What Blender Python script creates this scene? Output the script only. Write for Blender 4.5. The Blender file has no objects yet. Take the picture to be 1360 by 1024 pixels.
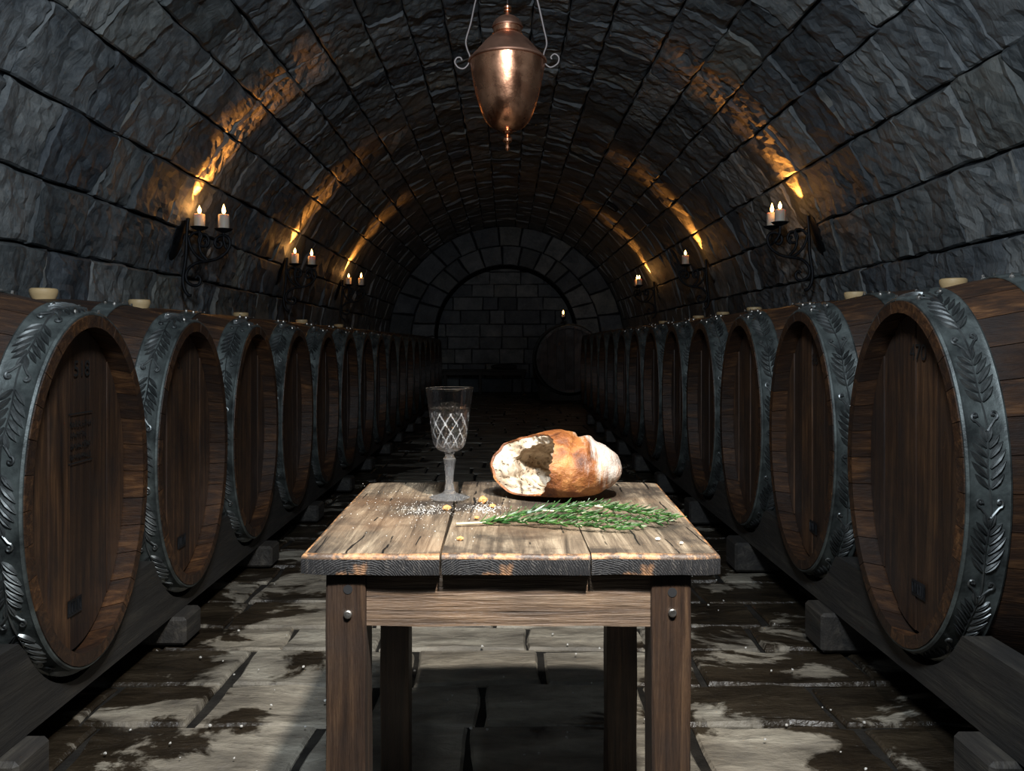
import bpy, math, random
from mathutils import Vector, Matrix, noise
random.seed(7)
S = bpy.context.scene
COL = S.collection
PI = math.pi

# ------------------------------------------------------------------ camera
H = 1.18; F = 1100.0; VX, VY = 672.0, 458.0        # eye height, focal length in px, vanishing point
cam = bpy.data.cameras.new('camera'); cam.sensor_width = 36.0; cam.lens = 36.0 * F / 1360.0
cam.shift_x = (680 - VX) / 1360.0; cam.shift_y = -(512 - VY) / 1360.0
cam.clip_start = 0.02; cam.clip_end = 200
cam_o = bpy.data.objects.new('camera', cam); COL.objects.link(cam_o)
cam_o.location = (0, 0, H); cam_o.rotation_euler = (PI / 2, 0, 0); S.camera = cam_o
# ------------------------------------------------------------------ world, key light, exposure
w = bpy.data.worlds.new('world'); S.world = w; w.use_nodes = True
w.node_tree.nodes['Background'].inputs[0].default_value = (0.55, 0.7, 1.0, 1)
w.node_tree.nodes['Background'].inputs[1].default_value = 0.003
S.view_settings.view_transform = 'Standard'; S.view_settings.look = 'None'
S.view_settings.exposure = 0.0; S.view_settings.gamma = 1.0; S.view_settings.use_curve_mapping = False
def light(name, kind, loc, energy, color, target=None, **kw):
    l = bpy.data.lights.new(name, kind); l.energy = energy; l.color = color
    for k, v in kw.items(): setattr(l, k, v)
    o = bpy.data.objects.new(name, l); COL.objects.link(o); o.location = loc
    if target is not None:
        o.rotation_euler = (Vector(target) - Vector(loc)).to_track_quat('-Z', 'Y').to_euler()
    return o
light('work_lamp', 'SPOT', (0.50, 0.10, 3.15), 980, (1.0, 0.94, 0.86), (0.0, 2.15, 0.55),
      spot_size=math.radians(46), spot_blend=1.0, shadow_soft_size=0.07)
light('vault_fill', 'POINT', (-0.05, 0.45, 2.62), 350, (0.80, 0.90, 1.0), shadow_soft_size=0.2)  # added unseen fill that brightens the vault and the lantern

# ------------------------------------------------------------------ helpers
class MB:
    def __init__(s): s.v = []; s.f = []; s.m = []
    def add(s, vs, fs, mi=0):
        n = len(s.v); s.v += [tuple(p) for p in vs]
        for f in fs: s.f.append(tuple(i + n for i in f)); s.m.append(mi)
    def box(s, lo, hi, mi=0, mat=None):
        x0, y0, z0 = lo; x1, y1, z1 = hi
        vs = [Vector(p) for p in ((x0,y0,z0),(x1,y0,z0),(x1,y1,z0),(x0,y1,z0),(x0,y0,z1),(x1,y0,z1),(x1,y1,z1),(x0,y1,z1))]
        if mat is not None: vs = [mat @ p for p in vs]
        s.add(vs, [(3,2,1,0),(4,5,6,7),(0,1,5,4),(1,2,6,5),(2,3,7,6),(3,0,4,7)], mi)
    def tube(s, pts, r, n=8, mi=0, caps=True):
        pts = [Vector(p) for p in pts]; rs = r if isinstance(r, (list, tuple)) else [r] * len(pts)
        up = Vector((0, 0, 1)); rings = []; prev = None
        for i, p in enumerate(pts):
            t = (pts[min(i + 1, len(pts) - 1)] - pts[max(i - 1, 0)])
            t = t.normalized() if t.length > 1e-9 else Vector((0, 0, 1))
            if prev is None:
                a = t.cross(up)
                if a.length < 1e-3: a = t.cross(Vector((1, 0, 0)))
                a.normalize()
            else:
                a = prev - t * prev.dot(t); a.normalize()
            prev = a; b = t.cross(a)
            rings.append([p + (a * math.cos(2*PI*k/n) + b * math.sin(2*PI*k/n)) * rs[i] for k in range(n)])
        vs = [q for rg in rings for q in rg]; fs = []
        for i in range(len(pts) - 1):
            for k in range(n):
                fs.append((i*n+k, i*n+(k+1)%n, (i+1)*n+(k+1)%n, (i+1)*n+k))
        if caps: fs.append(tuple(range(n-1, -1, -1))); fs.append(tuple((len(pts)-1)*n + k for k in range(n)))
        s.add(vs, fs, mi)
    def lathe(s, prof, n=32, c=(0,0,0), mi=0, disp=None):
        vs = []; fs = []
        for i, (r, z) in enumerate(prof):
            for k in range(n):
                a = 2*PI*k/n; rr = r + (disp(i, a, r, z) if disp else 0)
                vs.append((c[0]+rr*math.cos(a), c[1]+rr*math.sin(a), c[2]+z))
        for i in range(len(prof) - 1):
            for k in range(n): fs.append((i*n+k, i*n+(k+1)%n, (i+1)*n+(k+1)%n, (i+1)*n+k))
        s.add(vs, fs, mi)
        if prof[0][0] > 1e-5: s.add(vs[:n], [tuple(range(n-1,-1,-1))], mi)
        if prof[-1][0] > 1e-5: s.add(vs[-n:], [tuple(range(n))], mi)
    def blob(s, c, r, n=6, mi=0, rnd=0.0):
        vs = []; fs = []; rg = random.Random(int(c[0]*9999) ^ int(c[1]*7777))
        rows = max(3, n // 2 + 1)
        for i in range(rows + 1):
            th = PI * i / rows
            for k in range(n):
                ph = 2*PI*k/n; q = 1 + rnd * (rg.random() - .5)
                vs.append((c[0]+r[0]*q*math.sin(th)*math.cos(ph), c[1]+r[1]*q*math.sin(th)*math.sin(ph), c[2]+r[2]*q*math.cos(th)))
        for i in range(rows):
            for k in range(n): fs.append(((i+1)*n+k, (i+1)*n+(k+1)%n, i*n+(k+1)%n, i*n+k))
        s.add(vs, fs, mi)
    def mesh(s, name, mats, smooth=False, center=None):
        me = bpy.data.meshes.new(name)
        vs = s.v if center is None else [(p[0]-center[0], p[1]-center[1], p[2]-center[2]) for p in s.v]
        me.from_pydata(vs, [], s.f)
        for m in (mats if isinstance(mats, (list, tuple)) else [mats]): me.materials.append(m)
        me.polygons.foreach_set('material_index', s.m)
        if smooth: me.polygons.foreach_set('use_smooth', [True] * len(s.f))
        me.update()
        return me
def link(name, data, parent=None, loc=(0,0,0), rot=(0,0,0)):
    o = bpy.data.objects.new(name, data); COL.objects.link(o); o.location = loc; o.rotation_euler = rot
    if parent is not None: o.parent = parent
    return o
def tag(o, label=None, cat=None, group=None, kind=None):
    if label: o['label'] = label
    if cat: o['category'] = cat
    if group: o['group'] = group
    if kind: o['kind'] = kind
    return o
def smooth_angle(me, deg=35):
    me.polygons.foreach_set('use_smooth', [True] * len(me.polygons))
    try: me.set_sharp_from_angle(angle=math.radians(deg))
    except Exception: pass
    return me
def bevel_mesh(me, width, seg=2, mat=-1):
    import bmesh
    bm = bmesh.new(); bm.from_mesh(me)
    bmesh.ops.remove_doubles(bm, verts=bm.verts, dist=1e-6)
    bmesh.ops.bevel(bm, geom=list(bm.edges), offset=width, segments=seg, profile=0.6, affect='EDGES', material=mat, clamp_overlap=True)
    bm.to_mesh(me); bm.free(); return me
def catmull(pts, n=6):
    P = [Vector(p) for p in pts]; P = [2*P[0]-P[1]] + P + [2*P[-1]-P[-2]]; out = []
    for i in range(1, len(P) - 2):
        for k in range(n):
            t = k / n; a, b, c, d = P[i-1], P[i], P[i+1], P[i+2]
            out.append(0.5*((2*b) + (c-a)*t + (2*a-5*b+4*c-d)*t*t + (3*b-a-3*c+d)*t*t*t))
    out.append(P[-2]); return out
def px(x, y, z):      # point of the horizontal plane at height z that the photograph shows at pixel (x, y)
    d = (H - z) * F / (y - VY); return Vector(((x - VX) * d / F, d, z))

# ------------------------------------------------------------------ materials
class NT:
    def __init__(s, name):
        s.m = bpy.data.materials.new(name); s.m.use_nodes = True; s.t = s.m.node_tree
        s.b = s.t.nodes['Principled BSDF']
    def n(s, typ, props=None, **inp):
        nd = s.t.nodes.new(typ)
        for k, v in (props or {}).items(): setattr(nd, k, v)
        for k, v in inp.items():
            key = k.replace('_', ' ') if not k.startswith('i') or not k[1:].isdigit() else int(k[1:])
            sock = nd.inputs[key]
            if hasattr(v, 'is_output') or isinstance(v, bpy.types.NodeSocket): s.t.links.new(v, sock)
            else: sock.default_value = v
        return nd
    def set(s, **inp):
        for k, v in inp.items():
            sock = s.b.inputs[k.replace('_', ' ')]
            if isinstance(v, bpy.types.NodeSocket): s.t.links.new(v, sock)
            else: sock.default_value = v
        return s.m
    def coord(s, scale=(1,1,1), rand=True, world=False):
        if world: v = s.n('ShaderNodeNewGeometry').outputs['Position']
        else: v = s.n('ShaderNodeTexCoord').outputs['Object']
        if rand:
            r = s.n('ShaderNodeObjectInfo').outputs['Random']
            m = s.n('ShaderNodeMath', {'operation': 'MULTIPLY'}, i0=r, i1=37.0).outputs[0]
            v = s.n('ShaderNodeVectorMath', {'operation': 'ADD'}, i0=v, i1=m).outputs[0]
        return s.n('ShaderNodeVectorMath', {'operation': 'MULTIPLY'}, i0=v, i1=scale).outputs[0]
    def noise(s, vec, scale=5.0, detail=6.0, rough=0.55, dist=0.0):
        return s.n('ShaderNodeTexNoise', None, Vector=vec, Scale=scale, Detail=detail, Roughness=rough, Distortion=dist).outputs['Fac']
    def ramp(s, fac, *stops):
        nd = s.n('ShaderNodeValToRGB', None, Fac=fac); e = nd.color_ramp.elements
        while len(e) < len(stops): e.new(0.5)
        for el, (p, c) in zip(e, stops):
            el.position = p; el.color = (c, c, c, 1) if isinstance(c, (int, float)) else (*c, 1)
        return nd.outputs['Color']
    def mix(s, f, a, b, mode='MIX'):
        nd = s.n('ShaderNodeMix', {'data_type': 'RGBA', 'blend_type': mode})
        for i, v in ((0, f), (6, a), (7, b)):
            if isinstance(v, bpy.types.NodeSocket): s.t.links.new(v, nd.inputs[i])
            else: nd.inputs[i].default_value = v if i == 0 else (*v, 1)
        return nd.outputs[2]
    def bump(s, h, strength=0.5, dist=0.01, normal=None):
        nd = s.n('ShaderNodeBump', None, Height=h, Strength=strength, Distance=dist)
        if normal is not None: s.t.links.new(normal, nd.inputs['Normal'])
        return nd.outputs['Normal']
    def rnd(s): return s.n('ShaderNodeObjectInfo').outputs['Random']

def make_vault_stone(name, tint, ridge=(1, 2.2, 1)):
    t = NT(name); c = t.coord(world=True, rand=True); cr = t.coord(ridge, world=True, rand=True)
    n1 = t.noise(c, 2.6, 8, 0.62, 0.4); n2 = t.noise(c, 16, 8, 0.65); r1 = t.noise(cr, 5.5, 9, 0.62, 0.9)
    col = t.ramp(n1, (0.28, (0.045, 0.054, 0.062)), (0.5, (0.125, 0.138, 0.146)), (0.74, (0.25, 0.258, 0.255)))
    col = t.mix(t.ramp(n2, (0.40, 0.0), (0.75, 0.5)), col, (0.30, 0.30, 0.29))
    rr = t.rnd()
    col = t.mix(t.ramp(rr, (0.0, 0.0), (0.55, 0.0), (1.0, 0.6)), col, tint, 'MULTIPLY')
    fr = t.n('ShaderNodeMath', {'operation': 'FRACT'}, i0=t.n('ShaderNodeMath', {'operation': 'MULTIPLY'}, i0=rr, i1=7.3).outputs[0]).outputs[0]
    col = t.mix(1.0, col, t.ramp(fr, (0.0, (0.50, 0.54, 0.60)), (0.5, (0.92, 0.95, 0.98)), (1.0, (1.45, 1.42, 1.36))), 'MULTIPLY')
    b = t.bump(r1, 0.55, 0.030); b = t.bump(n2, 0.6, 0.014, b)
    return t.set(Base_Color=col, Roughness=t.ramp(n2, (0.3, 0.48), (0.7, 0.70)), Normal=b)
M = {}
M['vault'] = make_vault_stone('vault_stone', (0.75, 0.72, 0.60))
def make_mortar(name, a, b, scale=9):
    t = NT(name); c = t.coord(world=True, rand=False); n1 = t.noise(c, scale, 8, 0.6); n2 = t.noise(c, 70, 4)
    return t.set(Base_Color=t.ramp(n1, (0.3, a), (0.7, b)), Roughness=0.95, Specular_IOR_Level=0.12, Normal=t.bump(n2, 0.6, 0.01))
M['mortar'] = make_mortar('dark_mortar', (0.012, 0.014, 0.018), (0.035, 0.038, 0.042))
M['pale_mortar'] = make_mortar('pale_mortar', (0.07, 0.073, 0.073), (0.30, 0.29, 0.26), 6)
M['floor_mortar'] = make_mortar('floor_mortar', (0.006, 0.0055, 0.005), (0.022, 0.02, 0.017))

def make_flag():
    t = NT('flagstone'); c = t.coord(world=True, rand=False); cr = t.coord((1, 2.6, 1), world=True, rand=True)
    n1 = t.noise(cr, 3.0, 8, 0.6, 0.3); n2 = t.noise(c, 26, 8, 0.6)
    col = t.ramp(n1, (0.30, (0.060, 0.051, 0.039)), (0.50, (0.175, 0.152, 0.117)), (0.72, (0.34, 0.305, 0.24)))
    col = t.mix(t.ramp(t.rnd(), (0, 0.0), (1, 0.5)), col, (0.75, 0.82, 0.9), 'MULTIPLY')
    col = t.mix(t.ramp(n2, (0.5, 0.0), (0.8, 0.5)), col, (0.09, 0.08, 0.07))
    # wet stains spread over the flags away from the table's dry patch
    sx = t.n('ShaderNodeSeparateXYZ', None, Vector=c)
    wn = t.noise(t.coord((1, 1.5, 0.0), world=True, rand=False), 2.1, 7, 0.62, 0.5)
    ax = t.n('ShaderNodeMath', {'operation': 'ABSOLUTE'}, i0=t.n('ShaderNodeMath', {'operation': 'ADD'}, i0=sx.outputs['X'], i1=0.22).outputs[0])
    k = t.n('ShaderNodeMapRange', None, Value=ax.outputs[0], i1=0.25, i2=1.0, i3=-0.16, i4=0.12)
    wet = t.ramp(t.n('ShaderNodeMath', {'operation': 'ADD'}, i0=wn, i1=k.outputs[0]).outputs[0], (0.525, 0.0), (0.565, 1.0))
    col = t.mix(wet, col, t.mix(1.0, col, (0.12, 0.10, 0.08), 'MULTIPLY'))
    rough = t.mix(wet, (0.62, 0.62, 0.62), (0.30, 0.30, 0.30))
    b = t.bump(n1, 0.9, 0.04); b = t.bump(n2, 0.6, 0.008, b)
    return t.set(Base_Color=col, Roughness=rough, Normal=b)
M['flag'] = make_flag()

def make_wood(name, dark, mid, light_, grain=(2, 26, 26), rough=0.45, bump=0.5, spread=0.5, coat=0.0, distort=0.6):
    t = NT(name); c = t.coord(); g = t.coord(grain)
    n1 = t.noise(g, 1.6, 8, 0.62, distort); n2 = t.noise(c, 5.5, 6, 0.6); n3 = t.noise(g, 6, 4, 0.6)
    col = t.ramp(n1, (0.28, dark), (0.52, mid), (0.76, light_))
    col = t.mix(t.ramp(n2, (0.38, 0.0), (0.68, spread)), col, dark)
    rr = t.rnd(); col = t.mix(t.ramp(rr, (0, 0.0), (0.3, 0.3), (1, 0.72)), col, dark)
    bm = t.bump(n3, bump, 0.004); bm = t.bump(n1, bump * 0.6, 0.008, bm)
    return t.set(Base_Color=col, Roughness=t.ramp(n2, (0.3, rough - 0.08), (0.7, rough + 0.12)), Normal=bm, Coat_Weight=coat, Coat_Roughness=0.35)
M['stave'] = make_wood('oak_stave', (0.012, 0.0075, 0.006), (0.075, 0.033, 0.014), (0.21, 0.098, 0.038), (2.5, 28, 28), 0.42, 0.5, 0.75)
M['head'] = make_wood('oak_head_board', (0.010, 0.0055, 0.004), (0.075, 0.036, 0.017), (0.19, 0.092, 0.040), (26, 26, 1.6), 0.5, 0.4, 0.7)
M['beam'] = make_wood('old_beam', (0.010, 0.009, 0.008), (0.034, 0.029, 0.024), (0.10, 0.088, 0.068), (16, 1.6, 16), 0.65, 0.6, 0.6)
M['bung'] = make_wood('pale_bung_wood', (0.50, 0.34, 0.16), (0.66, 0.48, 0.26), (0.76, 0.58, 0.34), (6, 6, 14), 0.5, 0.15, 0.1)
M['bench'] = make_wood('bench_wood', (0.02, 0.018, 0.016), (0.05, 0.045, 0.04), (0.09, 0.08, 0.07), (3, 30, 30), 0.6)
def cracks(t, thr=0.60):
    v = t.coord(); nz = t.noise(t.coord((1, 0.22, 1)), 8, 4, 0.6); sx = t.n('ShaderNodeSeparateXYZ', None, Vector=v).outputs['X']
    a = t.n('ShaderNodeMath', {'operation': 'MULTIPLY_ADD'}, i0=sx, i1=16.0, i2=t.n('ShaderNodeMath', {'operation': 'MULTIPLY'}, i0=nz, i1=1.1).outputs[0]).outputs[0]
    fr = t.n('ShaderNodeMath', {'operation': 'ABSOLUTE'}, i0=t.n('ShaderNodeMath', {'operation': 'SUBTRACT'}, i0=t.n('ShaderNodeMath', {'operation': 'FRACT'}, i0=a).outputs[0], i1=0.5).outputs[0]).outputs[0]
    ln = t.ramp(fr, (0.0, 1.0), (0.022, 1.0), (0.035, 0.0))
    wh = t.ramp(t.noise(v, 6.5, 3), (0.53, 0.0), (0.58, 1.0))
    return t.n('ShaderNodeMath', {'operation': 'MULTIPLY'}, i0=ln, i1=wh).outputs[0]
def make_table_top():
    t = NT('table_top_wood'); c = t.coord(); g = t.coord((26, 1.5, 26)); gx = t.coord((2.2, 40, 10))
    n1 = t.noise(g, 1.7, 9, 0.65, 0.7); n2 = t.noise(c, 4.2, 8, 0.62, 0.5); n3 = t.noise(g, 7, 5, 0.6); n4 = t.noise(gx, 2.2, 6, 0.7)
    col = t.ramp(n1, (0.30, (0.030, 0.022, 0.016)), (0.5, (0.16, 0.118, 0.078)), (0.70, (0.36, 0.28, 0.19)))
    col = t.mix(t.ramp(n2, (0.47, 0.0), (0.58, 0.85)), col, (0.034, 0.027, 0.022))
    col = t.mix(t.ramp(n4, (0.60, 0.0), (0.72, 0.55)), col, (0.05, 0.04, 0.032))
    col = t.mix(t.ramp(t.noise(c, 2.3, 4), (0.55, 0.0), (0.75, 0.35)), col, (0.36, 0.20, 0.10))
    ck_ = cracks(t); col = t.mix(ck_, col, (0.006, 0.005, 0.004))
    b = t.bump(n3, 0.7, 0.005); b = t.bump(n1, 0.7, 0.010, b)
    return t.set(Base_Color=col, Roughness=t.ramp(n2, (0.3, 0.6), (0.65, 0.42)), Normal=b)
M['top'] = make_table_top()
def make_edge():
    t = NT('worn_plank_edge'); c = t.coord(); n1 = t.noise(c, 30, 8, 0.65, 0.4); n2 = t.noise(c, 15, 8, 0.7)
    col = t.ramp(n1, (0.32, (0.10, 0.045, 0.018)), (0.5, (0.40, 0.20, 0.085)), (0.72, (0.58, 0.34, 0.16)))
    col = t.mix(t.ramp(n2, (0.45, 0.0), (0.54, 0.92)), col, (0.035, 0.025, 0.018))
    return t.set(Base_Color=col, Roughness=0.5, Normal=t.bump(n1, 0.6, 0.006))
M['edge'] = make_edge()
def make_endgrain():
    t = NT('dark_end_grain'); v = t.n('ShaderNodeTexCoord').outputs['Object']
    r = t.n('ShaderNodeMath', {'operation': 'MULTIPLY'}, i0=t.rnd(), i1=0.22).outputs[0]
    off = t.n('ShaderNodeCombineXYZ', None, X=r, Y=0.0, Z=0.10).outputs[0]
    q = t.n('ShaderNodeVectorMath', {'operation': 'ADD'}, i0=v, i1=off).outputs[0]
    q = t.n('ShaderNodeVectorMath', {'operation': 'MULTIPLY'}, i0=q, i1=(1, 0, 1)).outputs[0]
    ln = t.n('ShaderNodeVectorMath', {'operation': 'LENGTH'}, i0=q).outputs['Value']
    nz = t.noise(v, 16, 5, 0.6)
    a = t.n('ShaderNodeMath', {'operation': 'MULTIPLY_ADD'}, i0=nz, i1=0.03, i2=ln).outputs[0]
    sn = t.n('ShaderNodeMath', {'operation': 'SINE'}, i0=t.n('ShaderNodeMath', {'operation': 'MULTIPLY'}, i0=a, i1=1500.0).outputs[0]).outputs[0]
    g = t.noise(t.n('ShaderNodeVectorMath', {'operation': 'MULTIPLY'}, i0=v, i1=(60, 8, 8)).outputs[0], 3, 5, 0.6)
    f = t.n('ShaderNodeMath', {'operation': 'MULTIPLY_ADD'}, i0=sn, i1=0.10, i2=g).outputs[0]
    col = t.ramp(f, (0.30, (0.006, 0.006, 0.007)), (0.64, (0.013, 0.012, 0.012)), (0.84, (0.10, 0.088, 0.075)))
    col = t.mix(t.ramp(t.noise(v, 9, 6), (0.60, 0.0), (0.68, 0.9)), col, (0.34, 0.17, 0.075))
    ck_ = cracks(t); col = t.mix(ck_, col, (0.002, 0.002, 0.002))
    return t.set(Base_Color=col, Roughness=0.6, Normal=t.bump(f, 0.7, 0.004))
M['endgrain'] = make_endgrain()
M['leg'] = make_wood('table_leg_wood', (0.012, 0.007, 0.005), (0.065, 0.035, 0.019), (0.19, 0.11, 0.058), (44, 44, 1.8), 0.5, 0.9, 0.6)
M['apron'] = make_wood('table_apron_wood', (0.035, 0.023, 0.016), (0.25, 0.155, 0.09), (0.46, 0.34, 0.23), (1.6, 30, 34), 0.55, 0.7, 0.6)

def make_metal(name, a, b, rough=0.4, metallic=0.9, scale=8, bump=0.15, mixr=0.15):
    t = NT(name); c = t.coord(); n1 = t.noise(c, scale, 7, 0.6); n2 = t.noise(c, scale * 5, 5, 0.6)
    return t.set(Base_Color=t.ramp(n1, (0.35, a), (0.68, b)), Metallic=metallic, Roughness=t.ramp(n1, (0.3, rough - mixr / 2), (0.7, rough + mixr)), Normal=t.bump(n2, bump, 0.004))
M['hoop'] = make_metal('patinated_hoop', (0.032, 0.036, 0.035), (0.115, 0.132, 0.125), 0.45, 0.45, 13, 0.35)
M['relief'] = make_metal('cast_leaf_relief', (0.08, 0.084, 0.084), (0.19, 0.20, 0.195), 0.36, 0.8, 9, 0.1)
M['iron'] = make_metal('black_wrought_iron', (0.012, 0.013, 0.015), (0.035, 0.036, 0.04), 0.5, 0.7, 20, 0.3)
M['copper'] = make_metal('copper', (0.66, 0.29, 0.16), (0.90, 0.46, 0.27), 0.24, 1.0, 14, 0.12, 0.12)
M['copper_dark'] = make_metal('aged_copper_lid', (0.46, 0.23, 0.15), (0.62, 0.34, 0.23), 0.40, 1.0, 6, 0.06)
M['steel'] = make_metal('steel_rod', (0.12, 0.10, 0.095), (0.22, 0.19, 0.18), 0.5, 0.6, 10, 0.05)
M['bolt'] = make_metal('bright_bolt', (0.30, 0.28, 0.25), (0.55, 0.52, 0.48), 0.35, 1.0, 30, 0.2)
M['ink'] = NT('black_stencil_ink').set(Base_Color=(0.004, 0.004, 0.004, 1), Roughness=0.7)
M['wax'] = NT('candle_wax').set(Base_Color=(0.86, 0.74, 0.60, 1), Roughness=0.5, Subsurface_Weight=0.35, Subsurface_Radius=(0.03, 0.018, 0.010), Subsurface_Scale=0.6)
M['wick'] = NT('burnt_wick').set(Base_Color=(0.01, 0.009, 0.008, 1), Roughness=0.9)
t = NT('candle_flame'); em = t.n('ShaderNodeEmission', None, Color=(1.0, 0.55, 0.16, 1), Strength=7.0); ad = t.n('ShaderNodeAddShader', None, i0=em.outputs[0], i1=t.n('ShaderNodeBsdfTransparent').outputs[0])
t.t.links.new(ad.outputs[0], t.t.nodes['Material Output'].inputs[0]); M['flame'] = t.m
def clear(name, ior, f, **kw):
    t = NT(name); m = t.set(Base_Color=(1, 1, 1, 1), IOR=ior, **kw)
    tr = t.n('ShaderNodeBsdfTransparent'); mx = t.n('ShaderNodeMixShader', None, i0=f, i1=t.b.outputs[0], i2=tr.outputs[0])
    t.t.links.new(mx.outputs[0], t.t.nodes['Material Output'].inputs[0]); return m
M['glass'] = clear('crystal_glass', 1.54, 0.2, Roughness=0.0, Transmission_Weight=1.0)
M['cut'] = clear('ground_cut_crystal', 1.54, 0.35, Roughness=0.12, Transmission_Weight=0.62)
M['foot'] = clear('crystal_foot', 1.54, 0.3, Roughness=0.0, Transmission_Weight=0.93)
M['wine'] = clear('clear_wine', 1.33, 0.25, Roughness=0.0, Transmission_Weight=1.0)
def make_crust():
    t = NT('bread_crust'); c = t.coord(rand=False); n1 = t.noise(c, 16, 8, 0.62, 0.3); n2 = t.noise(c, 7, 6, 0.6); n3 = t.noise(c, 75, 5, 0.7)
    col = t.ramp(n1, (0.32, (0.06, 0.017, 0.006)), (0.5, (0.235, 0.075, 0.018)), (0.70, (0.52, 0.24, 0.07)))
    sx = t.n('ShaderNodeSeparateXYZ', None, Vector=c)
    xr = t.n('ShaderNodeMapRange', None, Value=sx.outputs['X'], i1=0.015, i2=0.13, i3=-0.10, i4=0.17)
    zt = t.n('ShaderNodeMapRange', None, Value=sx.outputs['Z'], i1=0.03, i2=0.13, i3=-0.14, i4=0.03)
    fl = t.n('ShaderNodeMath', {'operation': 'ADD'}, i0=xr.outputs[0], i1=zt.outputs[0]).outputs[0]
    gr = t.noise(t.coord((60, 8, 8), rand=False), 1.6, 6, 0.7)
    fl = t.n('ShaderNodeMath', {'operation': 'ADD'}, i0=fl, i1=t.n('ShaderNodeMath', {'operation': 'MULTIPLY_ADD'}, i0=gr, i1=0.5, i2=t.n('ShaderNodeMath', {'operation': 'MULTIPLY'}, i0=n2, i1=0.5).outputs[0]).outputs[0]).outputs[0]
    col = t.mix(t.ramp(fl, (0.53, 0.0), (0.66, 0.85)), col, (0.52, 0.47, 0.41))
    b = t.bump(n3, 0.8, 0.006); b = t.bump(n1, 0.8, 0.014, b)
    return t.set(Base_Color=col, Roughness=0.45, Normal=b)
M['crust'] = make_crust()
def make_crumb():
    t = NT('bread_crumb_surface'); c = t.coord(rand=False); n1 = t.noise(c, 26, 7, 0.6, 0.5); n2 = t.noise(c, 80, 5, 0.65)
    vo = t.n('ShaderNodeTexVoronoi', None, Vector=t.n('ShaderNodeVectorMath', {'operation': 'MULTIPLY_ADD'}, i0=c, i1=(1, 1, 1.4), i2=(0, 0, 0)).outputs[0], Scale=62.0, Randomness=1.0).outputs['Distance']
    holes = t.ramp(vo, (0.16, 0.0), (0.36, 1.0))
    col = t.ramp(n1, (0.3, (0.24, 0.16, 0.095)), (0.5, (0.47, 0.37, 0.26)), (0.72, (0.66, 0.57, 0.45)))
    hm = t.mix(t.ramp(n1, (0.45, 1.0), (0.6, 0.0)), (1, 1, 1), holes)
    b = t.bump(hm, 0.9, 0.006); b = t.bump(n2, 0.6, 0.004, b)
    return t.set(Base_Color=col, Roughness=0.85, Normal=b)
M['crumb'] = make_crumb()
M['crust_bit'] = NT('crust_fragment').set(Base_Color=(0.62, 0.30, 0.10, 1), Roughness=0.6)
M['flour'] = NT('white_flour').set(Base_Color=(0.85, 0.82, 0.76, 1), Roughness=0.9)
t = NT('rosemary_leaf'); n1 = t.noise(t.coord(rand=False), 45, 4)
M['leaf'] = t.set(Base_Color=t.ramp(n1, (0.3, (0.005, 0.022, 0.004)), (0.5, (0.022, 0.075, 0.014)), (0.72, (0.10, 0.20, 0.045))), Roughness=0.38)
M['leaf_under'] = NT('rosemary_leaf_underside').set(Base_Color=(0.24, 0.31, 0.18, 1), Roughness=0.6)
M['stem'] = NT('rosemary_stem').set(Base_Color=(0.46, 0.42, 0.27, 1), Roughness=0.6)
M['grit'] = NT('pale_grit').set(Base_Color=(0.45, 0.44, 0.41, 1), Roughness=0.6)
M['black'] = NT('hole_shade_black').set(Base_Color=(0.006, 0.006, 0.007, 1), Roughness=0.9)  # black colour stands in for the shade inside holes
M['cloth'] = NT('dark_sackcloth').set(Base_Color=(0.03, 0.03, 0.032, 1), Roughness=0.9)

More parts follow.
